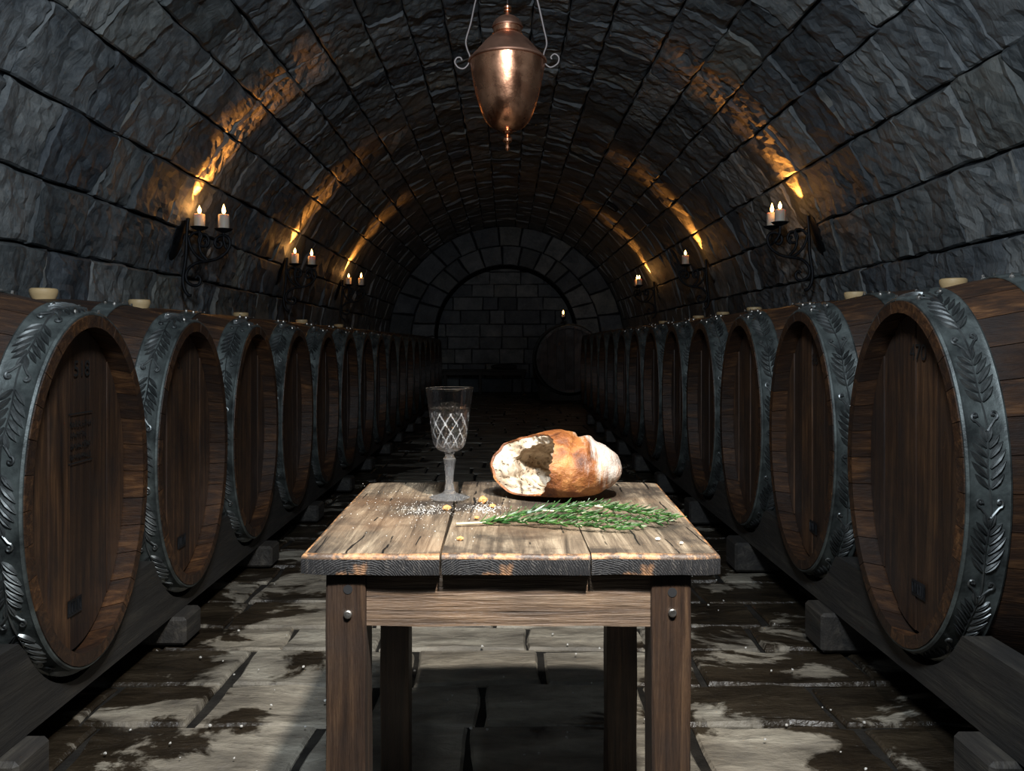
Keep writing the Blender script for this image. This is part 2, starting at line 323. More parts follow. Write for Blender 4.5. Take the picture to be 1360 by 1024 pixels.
# ------------------------------------------------------------------ stone pieces
def stone(mb, P, du, dv, nu=6, nv=6, gap_u=0.007, gap_v=0.006, bev=0.013, proud=0.03, depth=0.05, rough=0.022, seed=0.0, fq=3.2, pale=True, wob=0.020, tilt=0.0):
    """P(u, v) -> (position, outward normal), u in metres 0..du, v 0..dv; front grid with a bevelled rim and a skirt behind"""
    rg = random.Random(seed)
    def line(d, gap, n):
        nonlocal bev
        a, b = gap, d - gap; bv = min(bev, (b - a) * 0.2)
        return [a] + [a + bv + (b - a - 2 * bv) * i / (n - 2) for i in range(n - 1)] + [b]
    us = line(du, gap_u, nu); bev_ = bev; bev = 0.6 * bev if pale else bev; vs_ = line(dv, gap_v, nv); bev = bev_; off = Vector((seed * 3.7, seed * 1.3, -seed * 2.1))
    ta, tb = rg.uniform(-tilt, tilt), rg.uniform(-tilt, tilt); pr = proud * rg.uniform(0.6, 1.3)
    V = []; nU, nV = len(us), len(vs_); pf = (rg.random() < 0.35, rg.random() < 0.45)
    for i, u in enumerate(us):
        for j, v in enumerate(vs_):
            e = noise.noise_vector(Vector((u * 4.5, v * 4.5, seed * 5.1)))
            p, nr = P(u + e.x * wob, v + e.y * wob)
            h = pr + rough * (noise.fractal(Vector((u * fq, v * fq * 1.7, 0)) + off, 0.8, 2.1, 4) + 0.55 * noise.noise(Vector((u * 11, v * 13, 0)) + off) + 0.35 * noise.noise(Vector((u * 25, v * 32, 3)) + off)) + ta * (u - du/2) + tb * (v - dv/2)
            if i in (0, nU - 1) or j in (0, nV - 1): h = min(h, pr) - bev
            V.append(p + nr * h)
    Fs = []; Ms = []
    for i in range(nU - 1):
        for j in range(nV - 1):
            Fs.append((i*nV+j, (i+1)*nV+j, (i+1)*nV+j+1, i*nV+j+1)); Ms.append(1 if pale and ((j == 0 and pf[0]) or (j == nV - 2 and pf[1])) and rg.random() < 0.8 else 0)
    ring = [i*nV for i in range(nU)] + [(nU-1)*nV+j for j in range(1, nV)] + [i*nV+nV-1 for i in range(nU-2, -1, -1)] + [j for j in range(nV-2, 0, -1)]
    base = len(V)
    for r in ring:
        i, j = divmod(r, nV); p, nr = P(us[i], vs_[j]); V.append(p - nr * depth)
    n = len(ring)
    for k in range(n): Fs.append((ring[k], base + k, base + (k+1) % n, ring[(k+1) % n])); Ms.append(0)
    n0 = len(mb.v); mb.v += [tuple(p) for p in V]
    mb.f += [tuple(q + n0 for q in f) for f in Fs]; mb.m += Ms
def stone_obj(P, du, dv, parent, name='stone_block', mats=None, flip=False, **kw):
    mb = MB(); stone(mb, P, du, dv, **kw)
    if flip: mb.f = [tuple(reversed(f)) for f in mb.f]
    c = Vector((0, 0, 0))
    for p in mb.v: c += Vector(p)
    c /= len(mb.v)
    return link(name, mb.mesh(name, mats or [M['vault'], M['pale_mortar']], center=c), parent, c)

R = 2.80; ZC = H; YB = 19.4; Y0 = 0.6; YFAR = 12.6
def vault_P(t0, y0, sgn=1):
    def P(u, v):
        a = t0 + u / R; n = Vector((-math.sin(a), 0, -math.cos(a)))
        return Vector((R * math.sin(a), y0 + v, ZC + R * math.cos(a))), n
    return P
def shell(name, t0, t1, kind='structure'):
    mb = MB(); n = max(4, int(abs(t1 - t0) / 0.06)); r1 = R + 0.02; r2 = R + 0.3
    ys = [-2.5, YB + 0.02]; vs = []
    for i in range(n + 1):
        a = t0 + (t1 - t0) * i / n
        for r in (r1, r2):
            for y in ys: vs.append((r * math.sin(a), y, ZC + r * math.cos(a)))
    fs = []
    for i in range(n):
        k = i * 4; q = k + 4
        fs += [(k, k+1, q+1, q), (k+2, q+2, q+3, k+3), (k, q, q+2, k+2), (k+1, k+3, q+3, q+1)]
    fs += [(0, 2, 3, 1), (n*4, n*4+1, n*4+3, n*4+2)]
    mb.add(vs, fs)
    return mb
D2 = math.radians
JL = [4.6, 10.6, 16.9, 23.8, 31.5, 38.6, 45.5, 52.8, 61.6, 70.3, 78.2, 86.5, 93.0]
JR = [4.5, 10.8, 18.0, 27.5, 35.0, 42.3, 49.8, 59.4, 68.8, 77.8, 86.5, 93.0]
ceil_ = tag(link('ceiling', shell('ceiling', D2(-52.8), D2(49.8)).mesh('ceiling', M['mortar'])), 'curved barrel vault of rough grey-blue stone blocks', kind='structure')
def wall(name, sgn):
    mb = shell(name, sgn * D2(52.8 if sgn < 0 else 49.8), sgn * D2(90))
    x0, x1 = sorted((sgn * (R + 0.02), sgn * (R + 0.3)))
    mb.box((x0, -2.5, 0), (x1, YB + 0.02, ZC)); return mb
wl = tag(link('wall_left', wall('wall_left', -1).mesh('wall_left', M['mortar'])), 'rough stone block wall curving up behind the barrels towards the bench end', kind='structure')
wr = tag(link('wall_right', wall('wall_right', 1).mesh('wall_right', M['mortar'])), 'rough stone block wall curving up behind the barrels beside the big cask', kind='structure')
far = {id(ceil_): MB(), id(wl): MB(), id(wr): MB()}
def course(t0, t1, parent, idx):
    if t1 < t0: t0, t1 = t1, t0
    rg = random.Random(idx * 17 + 3); y = Y0 + rg.uniform(0, 0.4); du = (t1 - t0) * R
    k = 0
    mid = abs((t0 + t1) / 2)
    while y < YB - 0.1:
        ln = rg.choice((0.30, 0.40, 0.46, 0.54, 0.62, 0.72)) * rg.uniform(0.9, 1.1)
        if mid < 0.3: ln *= 0.8
        if y + ln > YB - 0.25: ln = YB - 0.02 - y
        seen = 3.1 if mid > 0.75 else 4.6
        P = vault_P(t0, y); sd = idx * 1.731 + k * 0.613
        kw = dict(seed=sd, rough=0.034 if mid < 0.8 else 0.030, tilt=0.035, proud=0.028)
        if y + ln < YFAR and y + ln > seen - 0.3:
            big = y < 8.5
            stone_obj(P, du, ln, parent, flip=True, nu=12 if big else 6, nv=12 if big else 6, **kw)
        else:
            mb = far[id(parent)]; n0 = len(mb.f)
            stone(mb, P, du, ln, nu=4, nv=4, **kw)
            mb.f[n0:] = [tuple(reversed(f)) for f in mb.f[n0:]]
        y += ln; k += 1
for i in range(len(JL) - 1):
    course(-D2(JL[i]), -D2(JL[i+1]), ceil_ if JL[i+1] <= 53 else wl, 100 + i)
for i in range(len(JR) - 1):
    course(D2(JR[i]), D2(JR[i+1]), ceil_ if JR[i+1] <= 50 else wr, 200 + i)
course(-D2(4.6), D2(4.5), ceil_, 300)
for o in (ceil_, wl, wr):
    tag(link('stone_blocks', far[id(o)].mesh('stone_blocks', [M['vault'], M['pale_mortar']]), o), kind='stuff')

# ------------------------------------------------------------------ floor
fl = MB(); fl.box((-3.1, -2.5, -0.25), (3.1, 21.0, -0.014))
floor = tag(link('floor', fl.mesh('floor', M['floor_mortar'])), 'wet flagstone floor of the cellar aisle', kind='structure')
def floor_P(x0, y0, skew=0.0):
    return lambda u, v: (Vector((x0 + u + skew * v, y0 + v, 0.0)), Vector((0, 0, 1)))
rows = [1.15, 1.52, 1.90, 2.25, 2.57, 2.88, 3.21, 3.47, 3.80, 4.12, 4.40, 4.75, 5.05, 5.40, 5.72, 6.1, 6.45, 6.85, 7.2, 7.6]
fixed = {3: [-0.115], 4: [-0.08], 5: [-0.34, 0.13], 6: [0.085, 0.55]}
ffar = MB(); rg = random.Random(5)
yy = rows[:]
while yy[-1] < 20.6: yy.append(yy[-1] + rg.uniform(0.3, 0.42))
for r in range(len(yy) - 1):
    y0, y1 = yy[r], yy[r+1]; xs = [-1.75 + rg.uniform(-.15, .15)]
    fx = fixed.get(r, [])
    while xs[-1] < 1.55:
        nx = xs[-1] + rg.choice((0.34, 0.45, 0.52, 0.62)) * rg.uniform(0.92, 1.1)
        for q in fx:
            if xs[-1] < q - 0.2 and nx > q - 0.22: nx = q; break
        xs.append(nx)
    for k in range(len(xs) - 1):
        kw = dict(seed=r * 2.17 + k * 0.71, rough=0.009, proud=0.0, depth=0.04, gap_u=rg.uniform(0.006, 0.018), gap_v=rg.uniform(0.004, 0.010), bev=0.008, pale=False, wob=0.022, tilt=0.008)
        P = floor_P(xs[k], y0, 0.0)
        if y1 <= 7.7: stone_obj(P, xs[k+1] - xs[k], y1 - y0, floor, name='flagstone', mats=M['flag'], nu=6, nv=6, **kw)
        else: stone(ffar, P, xs[k+1] - xs[k], y1 - y0, nu=3, nv=3, **kw)
tag(link('flagstones', ffar.mesh('flagstones', M['flag']), floor), kind='stuff')
gb = MB()
for i in range(170):
    x = rg.uniform(-1.15, 1.15); y = 1.9 + rg.random() ** 1.6 * 4; r_ = rg.uniform(0.002, 0.0055)
    gb.blob((x, y, 0.016), (r_, r_, r_ * 0.8), 5, rnd=0.5)
tag(link('grit', gb.mesh('grit', M['grit'])), 'scattered pale grit and chips lying on the wet flagstones', 'grit', kind='stuff')

# ------------------------------------------------------------------ back wall with arch and recessed bay
AR = 1.675; AZ = ZC + 0.195
bw = MB()
def arch_plate(mb, y0, y1):
    n = 40; inner = []; outer = []
    for i in range(n + 1):
        a = PI * i / n
        inner.append((AR * math.cos(a), AZ + AR * math.sin(a)))
        ro = R + 0.3; outer.append((ro * math.cos(a), ZC + ro * math.sin(a)))
    inner = [(AR, 0)] + inner + [(-AR, 0)]; outer = [(R + .3, 0)] + outer + [(-R - .3, 0)]
    vs = [(x, y0, z) for x, z in inner] + [(x, y0, z) for x, z in outer] + [(x, y1, z) for x, z in inner] + [(x, y1, z) for x, z in outer]
    m = len(inner); fs = []
    for i in range(m - 1):
        fs += [(i, i+1, m+i+1, m+i), (2*m+i, 3*m+i, 3*m+i+1, 2*m+i+1), (i, 2*m+i, 2*m+i+1, i+1), (m+i, m+i+1, 3*m+i+1, 3*m+i)]
    fs += [(0, m, 3*m, 2*m), (m-1, 3*m-1, 4*m-1, 2*m-1)]
    mb.add(vs, fs)
arch_plate(bw, YB + 0.04, YB + 1.0)
bw.box((-2.2, YB + 1.06, 0), (2.2, YB + 1.3, AZ + AR + 0.3))
back = tag(link('wall_back', bw.mesh('wall_back', M['mortar'])), 'stone end wall with a round arch around a recessed bay', kind='structure')
def flat_P(x0, z0, y):
    return lambda u, v: (Vector((x0 + u, y, z0 + v)), Vector((0, -1, 0)))
rg = random.Random(11); z = 0.0; r = 0
while z < AZ + AR:
    hh = rg.uniform(0.30, 0.40); x = -AR - 0.1 - rg.uniform(0, .3); k = 0
    while x < AR:
        ln = rg.choice((0.4, 0.52, 0.66, 0.8)) * rg.uniform(0.9, 1.1)
        zc = z + hh / 2 - AZ; lim = AR if zc < 0 else math.sqrt(max(0.01, (AR + .1)**2 - zc * zc))
        if x + ln > -lim and x < lim:
            stone_obj(flat_P(x, z, YB + 1.06), ln, hh, back, nu=4, nv=4, seed=r*1.9+k*.57, rough=0.015, pale=False, mats=M['vault'])
        x += ln; k += 1
    z += hh; r += 1
def ring_P(r0, a0):
    def P(u, v):
        rr = r0 + v; a = a0 + u / (r0 + 0.25)
        zc = AZ + (ZC - AZ) * min(1, (rr - AR) / (R - AR))
        return Vector((-rr * math.cos(a), YB + 0.04, zc + rr * math.sin(a))), Vector((0, -1, 0))
    return P
for q, (r0, r1, ns) in enumerate(((AR, AR + 0.55, 15), (AR + 0.55, R - 0.02, 14))):
    a = 0.0; rg = random.Random(21 + q); wts = [rg.uniform(0.8, 1.3) for _ in range(ns)]; sm = sum(wts)
    for k in range(ns):
        da = PI * wts[k] / sm
        stone_obj(ring_P(r0, a), da * (r0 + 0.25), r1 - r0, back, name='voussoir', nu=4, nv=4, seed=q*9+k*.83, rough=0.02, proud=0.04, gap_u=0.018, gap_v=0.014, pale=False, mats=M['vault'])
        a += da
for sgn in (-1, 1):
    z = 0.0
    while z < ZC - 0.05:
        hh = 0.36; x0 = AR if sgn > 0 else -R + 0.02
        for k, (xa, xb) in enumerate(((x0, x0 + 0.56), (x0 + 0.56, x0 + R - AR - 0.02))):
            stone_obj(flat_P(xa, z, YB + 0.04), xb - xa, min(hh, AZ - z - 0.01), back, nu=4, nv=4, seed=z*3+k+sgn, rough=0.02, pale=False, mats=M['vault'])
        z += hh

# ------------------------------------------------------------------ barrels
BL = 1.2; A0, A1, B0, B1 = 0.370, 0.402, 0.525, 0.622; NS = 30; TH = 0.036
def sec(u):                       # half width, half height of the oval cask at distance u from the head rim
    k = 1 - (2 * u / BL - 1) ** 2
    return A0 + (A1 - A0) * k, B0 + (B1 - B0) * k
_tab = []
_N = 720
acc = 0.0; prev = None
for i in range(_N + 1):
    a = 2 * PI * i / _N; p = (A0 * math.cos(a), B0 * math.sin(a))
    if prev: acc += math.hypot(p[0] - prev[0], p[1] - prev[1])
    prev = p; _tab.append(acc)
PER = acc
def ang(s):                       # oval parameter at arc length s
    s = s % PER; lo, hi = 0, _N
    while hi - lo > 1:
        m = (lo + hi) // 2
        if _tab[m] <= s: lo = m
        else: hi = m
    return 2 * PI * (lo + (s - _tab[lo]) / max(1e-9, _tab[hi] - _tab[lo])) / _N
def surf(s, u, off=0.0):          # point and normal on the cask's outer surface; local x = -u
    a = ang(s); aa, bb = sec(max(0, min(BL, u)))
    nrm = Vector((0, math.cos(a) / aa, math.sin(a) / bb)).normalized()
    return Vector((-u, aa * math.cos(a), bb * math.sin(a))) + nrm * off, nrm
def stave_mesh(k):
    mb = MB(); s0 = PER * k / NS + 0.0012; s1 = PER * (k + 1) / NS - 0.0012; us = [BL * i / 10 for i in range(11)]
    vs = []
    for u in us:
        for off in (0.0, -TH):
            for s in (s0, (s0 + s1) / 2, s1): vs.append(surf(s, u, off)[0])
    fs = []
    for i in range(10):
        a = i * 6; b = a + 6
        fs += [(a, a+1, b+1, b), (a+1, a+2, b+2, b+1), (a+3, b+3, b+4, a+4), (a+4, b+4, b+5, a+5), (a, b, b+3, a+3), (a+2, a+5, b+5, b+2)]
    fs += [(0, 3, 4, 1), (1, 4, 5, 2), (60, 61, 64, 63), (61, 62, 65, 64)]
    mb.add(vs, fs); return mb
HEADX = 0.068
def head_board(k, edges):
    mb = MB(); y0, y1 = edges[k] + 0.0012, edges[k+1] - 0.0012; a, b = A0 - TH + 0.004, B0 - TH + 0.004
    ys = [y0 + (y1 - y0) * i / 6 for i in range(7)]
    rg = random.Random(k); dx = rg.uniform(-0.003, 0.003)
    zz = [b * math.sqrt(max(0.0005, 1 - (y / a) ** 2)) for y in ys]
    f = [(-HEADX + dx, y, z) for y, z in zip(ys, zz)] + [(-HEADX + dx, y, -z) for y, z in reversed(list(zip(ys, zz)))]
    n = len(f); bk = [(p[0] - 0.03, p[1], p[2]) for p in f]
    mb.add(f + bk, [tuple(range(n-1, -1, -1)), tuple(range(n, 2*n))] + [(i, (i+1) % n, n+(i+1) % n, n+i) for i in range(n)])
    return mb
def hoop_mesh(u0, u1, off=0.005, bead=True):
    mb = MB(); n = 96; us = [u0, u0 + 0.006, u0 + 0.014, (u0+u1)/2, u1 - 0.014, u1 - 0.006, u1]
    ex = [0.001, 0.0045, 0.0, 0.0, 0.0, 0.0035, 0.0] if bead else [0.0] * 7
    vs = []; m = len(us) + 2
    for k in range(n):
        s = PER * k / n
        vs.append(surf(s, u0, 0.0005)[0])
        for u, e in zip(us, ex): vs.append(surf(s, u, off + e)[0])
        vs.append(surf(s, u1, 0.0005)[0])
    fs = []
    for k in range(n):
        for i in range(m - 1): fs.append((k*m+i, k*m+i+1, ((k+1) % n)*m+i+1, ((k+1) % n)*m+i))
    mb.add(vs, [tuple(reversed(f)) for f in fs]); return mb
HU0, HU1 = 0.003, 0.118
def relief_mesh(detail=True):
    mb = MB(); uc = (HU0 + HU1) / 2; off = 0.0055
    def pt(s, w, h): return surf(s, uc - w, off + h)[0]
    def leaf(s, w, ds, dw, wd, h=0.0085):      # leaf from base (s,w) to (s+ds, w+dw)
        ln = math.hypot(ds, dw); tx, ty = ds / ln, dw / ln; nx, ny = -ty, tx
        prof = ((0.0, 0.15), (0.25, 0.8), (0.5, 1.0), (0.75, 0.68), (1.0, 0.02))
        vs = []
        for t_, q in prof:
            cs, cw = s + ds * t_ + 0.25 * wd * math.sin(t_ * PI) * nx * 0, w + dw * t_
            hh = h * (0.35 + 0.65 * math.sin(PI * min(1, t_ * 0.9 + 0.08)))
            vs += [pt(cs + nx * wd * q, cw + ny * wd * q, -0.001), pt(cs + nx * wd * q * .45, cw + ny * wd * q * .45, hh), pt(cs, cw, hh * 0.45), pt(cs - nx * wd * q * .45, cw - ny * wd * q * .45, hh), pt(cs - nx * wd * q, cw - ny * wd * q, -0.001)]
        fs = []
        for i in range(len(prof) - 1):
            for j in range(4): fs.append((i*5+j, i*5+j+1, i*5+6+j, i*5+5+j))
        mb.add(vs, fs)
    units = 13; L = PER / units
    for k in range(units):
        s0 = L * k + 0.01
        for i in range(9):
            a = s0 + L * i / 9; b = s0 + L * (i + 1) / 9
            wa = 0.004 * math.sin(2 * PI * i / 9); wb = 0.004 * math.sin(2 * PI * (i + 1) / 9)
            mb.add([pt(a, wa - .0022, 0), pt(a, wa, .005), pt(a, wa + .0022, 0), pt(b, wb - .0022, 0), pt(b, wb, .005), pt(b, wb + .0022, 0)], [(0, 1, 4, 3), (1, 2, 5, 4)])
        for sg in (-1, 1):
            for j, (fs_, ln, wd) in enumerate(((0.02, 0.050, 0.0085), (0.13, 0.060, 0.0098), (0.25, 0.062, 0.0100), (0.37, 0.054, 0.0092), (0.48, 0.044, 0.0080))):
                leaf(s0 + L * fs_, sg * 0.003, ln * 0.76, sg * ln * 0.66, wd)
            leaf(s0 + L * 0.56, sg * 0.002, 0.042, sg * 0.012, 0.008)
            # curled tendril with a berry
            c_s, c_w = s0 + L * 0.86, sg * 0.023; pts = []
            for q in range(10):
                a = q / 9 * 1.6 * PI; r_ = 0.013 * (1 - q / 14)
                pts.append(pt(c_s - r_ * math.cos(a), c_w + sg * r_ * math.sin(a) * 0.9, 0.003))
            mb.tube([pt(s0 + L * 0.68, sg * .003, 0.002)] + pts, 0.0034, 5, caps=False)
            p, nr = surf(c_s, uc - c_w, off); mb.blob(tuple(p), (0.006, 0.006, 0.006), 6)
    return mb
HB_ED = [-A0 + TH, -0.235, -0.135, -0.02, 0.105, 0.215, A0 - TH]
def flat_patch(pts_yz, x, mb):
    mb.add([(x, y, z) for y, z in pts_yz], [tuple(range(len(pts_yz)))])
def mark_mesh(kind):
    """burnt-in marks of a head: illegible lettering in a box / a small maker's plate"""
    mb = MB(); x = -HEADX + 0.005; rg = random.Random(3)
    def bar(y0, z0, y1, z1, w=0.003):
        d = Vector((y1 - y0, z1 - z0)); d.normalize(); n = Vector((-d.y, d.x)) * w / 2
        flat_patch([(y0 - n.x, z0 - n.y), (y1 - n.x, z1 - n.y), (y1 + n.x, z1 + n.y), (y0 + n.x, z0 + n.y)], x, mb)
    if kind == 'box':
        y0, y1, z0, z1 = -0.035, 0.11, 0.075, 0.225
        bar(y0, z1, y1, z1, .004); bar(y0, z0, y1, z0, .004); bar(y1, z0, y1, z1, .0015); bar(y0, z0, y0, z1, .001)
        for r_, (ya, yb) in enumerate(((-0.025, 0.10), (-0.02, 0.075), (-0.02, 0.097), (-0.027, 0.093))):
            zz = z1 - 0.032 - r_ * 0.033; y = ya
            while y < yb:
                ww = rg.uniform(0.005, 0.010); hh = rg.uniform(0.006, 0.010)
                bar(y, zz - hh, y, zz + hh, 0.0035); bar(y, zz + rg.choice((-hh, 0, hh)), y + ww, zz + rg.choice((-hh, 0, hh)), 0.003)
                y += ww + 0.003
    else:
        y0, y1, z0, z1 = -0.04, 0.045, -0.385, -0.335
        flat_patch([(y0, z0), (y1, z0), (y1, z1), (y0, z1)], x, mb)
        for q in range(5):
            yq = y0 + 0.010 + q * 0.016; mb.tube([(x + .001, yq, z0 + .010), (x + .001, yq + rg.uniform(-.006, .006), z1 - .010)], 0.002, 5)
    return mb
def text_mesh(txt, size):
    cu = bpy.data.curves.new('numeral', 'FONT'); cu.body = txt; cu.size = size; cu.align_x = 'CENTER'; cu.align_y = 'CENTER'; cu.resolution_u = 3
    cu.space_character = 0.95
    o = bpy.data.objects.new('numeral', cu); COL.objects.link(o)
    dg = bpy.context.evaluated_depsgraph_get(); dg.update()
    me = bpy.data.meshes.new_from_object(o.evaluated_get(dg)); bpy.data.objects.remove(o)
    for v in me.vertices: v.co = (-HEADX + 0.005, v.co.x * 1.0, v.co.y * 1.0)
    me.materials.clear(); me.materials.append(M['ink']); me.name = 'numeral'
    return me
stv = [smooth_angle(stave_mesh(k).mesh('stave', M['stave']), 30) for k in range(NS)]
hbd = [head_board(k, HB_ED).mesh('head_board', M['head']) for k in range(len(HB_ED) - 1)]
hoop1 = smooth_angle(hoop_mesh(HU0, HU1).mesh('end_hoop', M['hoop']), 40)
hoop2 = smooth_angle(hoop_mesh(0.285, 0.355, 0.005, False).mesh('bilge_hoop', M['hoop']), 40)
hoop3 = smooth_angle(hoop_mesh(0.845, 0.915, 0.005, False).mesh('bilge_hoop', M['hoop']), 40)
hoop4 = smooth_angle(hoop_mesh(BL - HU1, BL - HU0, 0.005, False).mesh('end_hoop', M['hoop']), 40)
relief = smooth_angle(relief_mesh().mesh('leaf_relief', M['relief']), 50)
rv = MB()
for u in (0.028, 0.09, 0.302, 0.338):
    for ds in (-0.075, 0.06):
        p, nr = surf(PER / 4 + ds, u, 0.006); rv.blob(tuple(p), (0.008, 0.008, 0.009), 7)
        rv.tube([p, p + nr * 0.014], 0.004, 6)
rivets = smooth_angle(rv.mesh('rivets', M['bolt']), 40)
bg = MB(); bg.lathe([(0.040, -0.02), (0.043, 0.0), (0.050, 0.014), (0.053, 0.028), (0.052, 0.037), (0.046, 0.041), (0.0, 0.0415)], 24)
bung = smooth_angle(bg.mesh('bung', M['bung']), 45)
sb = MB()
for k in range(NS):
    q = stave_mesh(k); sb.add(q.v, q.f)
shell_me = smooth_angle(sb.mesh('staved_body', M['stave']), 30)
hb = MB()
for k in range(len(HB_ED) - 1):
    q = head_board(k, HB_ED); hb.add(q.v, q.f)
head_me = hb.mesh('head', M['head'])
NUM = {('L', 0): ('518', 0.070, 0.045, 0.36), ('L', 1): ('51', 0.066, -0.01, 0.36), ('R', 0): ('470', 0.072, 0.0, 0.365), ('R', 1): ('86', 0.066, 0.02, 0.33)}
box_me = mark_mesh('box').mesh('burnt_mark', M['ink']); plate_me = mark_mesh('plate').mesh('maker_plate', M['iron'])
ORD = ['first', 'second', 'third', 'fourth', 'fifth', 'sixth', 'seventh', 'eighth', 'ninth', 'tenth', 'eleventh', 'twelfth', 'thirteenth', 'fourteenth', 'fifteenth', 'sixteenth', 'seventeenth', 'eighteenth']
ROW = {'L': 'bench-side row', 'R': 'big-cask-side row'}
XL, XR, ZBL, ZBR = -1.25, 1.20, 0.745, 0.790
def barrel(side, i, yc, rich, bung_u=None):
    x, zc, rz = (XL, ZBL, 0.0) if side == 'L' else (XR, ZBR, PI)
    zb = zc - B1
    e = link('oval_barrel', None, None, (x, yc, zb), (0, 0, rz)); c = (0, 0, B1)
    extra = ' with stencilled 518 on its head' if (side, i) == ('L', 0) else ''
    tag(e, f'dark oval oak barrel, {ORD[i]} from the table in the {ROW[side]}', 'barrel', 'oval barrels along the aisle')
    rot = [0] * NS
    if rich:
        for k in range(NS): link('stave', stv[k], e, c)
        for k in range(len(hbd)): link('head_board', hbd[k], e, c)
    else:
        link('staved_body', shell_me, e, c); link('head', head_me, e, c)
    h1 = tag(link('end_hoop', hoop1, e, c), 'wide grey-green metal hoop with embossed leaves')
    if i < 9: link('leaf_relief', relief, h1)
    link('bilge_hoop', hoop2, e, c); link('bilge_hoop', hoop3, e, c); link('end_hoop', hoop4, e, c)
    if i < 8: tag(link('rivets', rivets, e, c), kind='stuff')
    if bung_u:
        p, nr = surf(PER / 4, bung_u); tag(link('bung', bung, e, (p.x, p.y, p.z + B1)), 'pale turned wooden bung')
    if (side, i) in NUM:
        tx, sz, dy, dz = NUM[(side, i)]
        tag(link('numeral', text_mesh(tx, sz), e, (0, dy, B1 + dz)), 'black stencilled number')
    if (side, i) == ('L', 0): link('burnt_mark', box_me, e, c)
    if (side, i) in (('L', 0), ('L', 1), ('R', 0), ('R', 1)): link('maker_plate', plate_me, e, c)
    return e
YL = [2.52 + 0.83 * k for k in range(17)]; YR = [2.54 + 0.867 * k for k in range(13)]
BU_L = {1: 0.62, 2: 0.60, 4: 0.62, 6: 0.6, 8: 0.6}; BU_R = {1: 0.64, 2: 0.6, 4: 0.6, 5: 0.6, 6: 0.6, 8: 0.6}
for i, y in enumerate(YL): barrel('L', i, y, i < 8, BU_L.get(i))
for i, y in enumerate(YR): barrel('R', i, y, i < 8, BU_R.get(i))

# cradle beams notched for the barrels, and the cross blocks under them
def beam(side, u0, u1, ys, ya, yb, zc, zbot, ztop, front):
    sg = -1 if side == 'L' else 1; xh = XL if side == 'L' else XR
    xs = sorted((xh + sg * u0, xh + sg * u1)); aa, bb = sec(u1 if front else u0); aa += 0.012; bb += 0.012
    n = int((yb - ya) / 0.03); prof = []
    for i in range(n + 1):
        y = ya + (yb - ya) * i / n; zt = ztop
        for yc in ys:
            d = abs(y - yc) / aa
            if d < 1: zt = min(zt, zc - bb * math.sqrt(1 - d * d))
        prof.append((y, zt))
    vs = []
    for y, zt in prof: vs += [(xs[0], y, zbot), (xs[1], y, zbot), (xs[1], y, zt), (xs[0], y, zt)]
    fs = [(0, 1, 2, 3), tuple(len(vs) - 4 + q for q in (3, 2, 1, 0))]
    for i in range(n):
        a = i * 4; b = a + 4
        fs += [(a, b, b+1, a+1), (a+1, b+1, b+2, a+2), (a+2, b+2, b+3, a+3), (a+3, b+3, b, a)]
    c = Vector(((xs[0]+xs[1])/2, (ya+yb)/2, zbot))
    mb = MB(); mb.add([Vector(v) - c for v in vs], fs)
    nm = 'bench-side' if side == 'L' else 'cask-side'
    o = link('cradle_beam', mb.mesh('cradle_beam', M['beam']), None, c)
    tag(o, f'long dark timber beam notched under the {"head" if front else "wall"} ends of the {ROW[side]}', 'beam', 'barrel cradle beams')
for side, ys, zc, zb in (('L', YL, ZBL, 0.125), ('R', YR, ZBR, 0.165)):
    for front, u0, u1 in ((True, 0.045, 0.125), (False, BL - 0.125, BL - 0.045)):
        beam(side, u0, u1, ys, 1.72, ys[-1] + 0.5, zc, zb, 0.385, front)
    y = 2.10 if side == 'R' else 2.17; k = 0
    while y < ys[-1]:
        bk = MB(); sg = -1 if side == 'L' else 1; xh = XL if side == 'L' else XR; rg = random.Random(k + (50 if side == 'L' else 0))
        xa, xb = sorted((xh - sg * (0.005 + rg.uniform(0, .02)), xh + sg * 1.22)); wd = rg.uniform(0.15, 0.19)
        bk.box((xa, -wd / 2, 0), (xb, wd / 2, zb - 0.016))
        me = bevel_mesh(bk.mesh('support_block', M['beam']), 0.012, 1)
        o = link('support_block', me, None, (0, y, 0.014))
        tag(o, f'squared timber block under the beam, {ORD[k]} from the table in the {ROW[side]}', 'block', 'timber support blocks')
        y += 1.12; k += 1

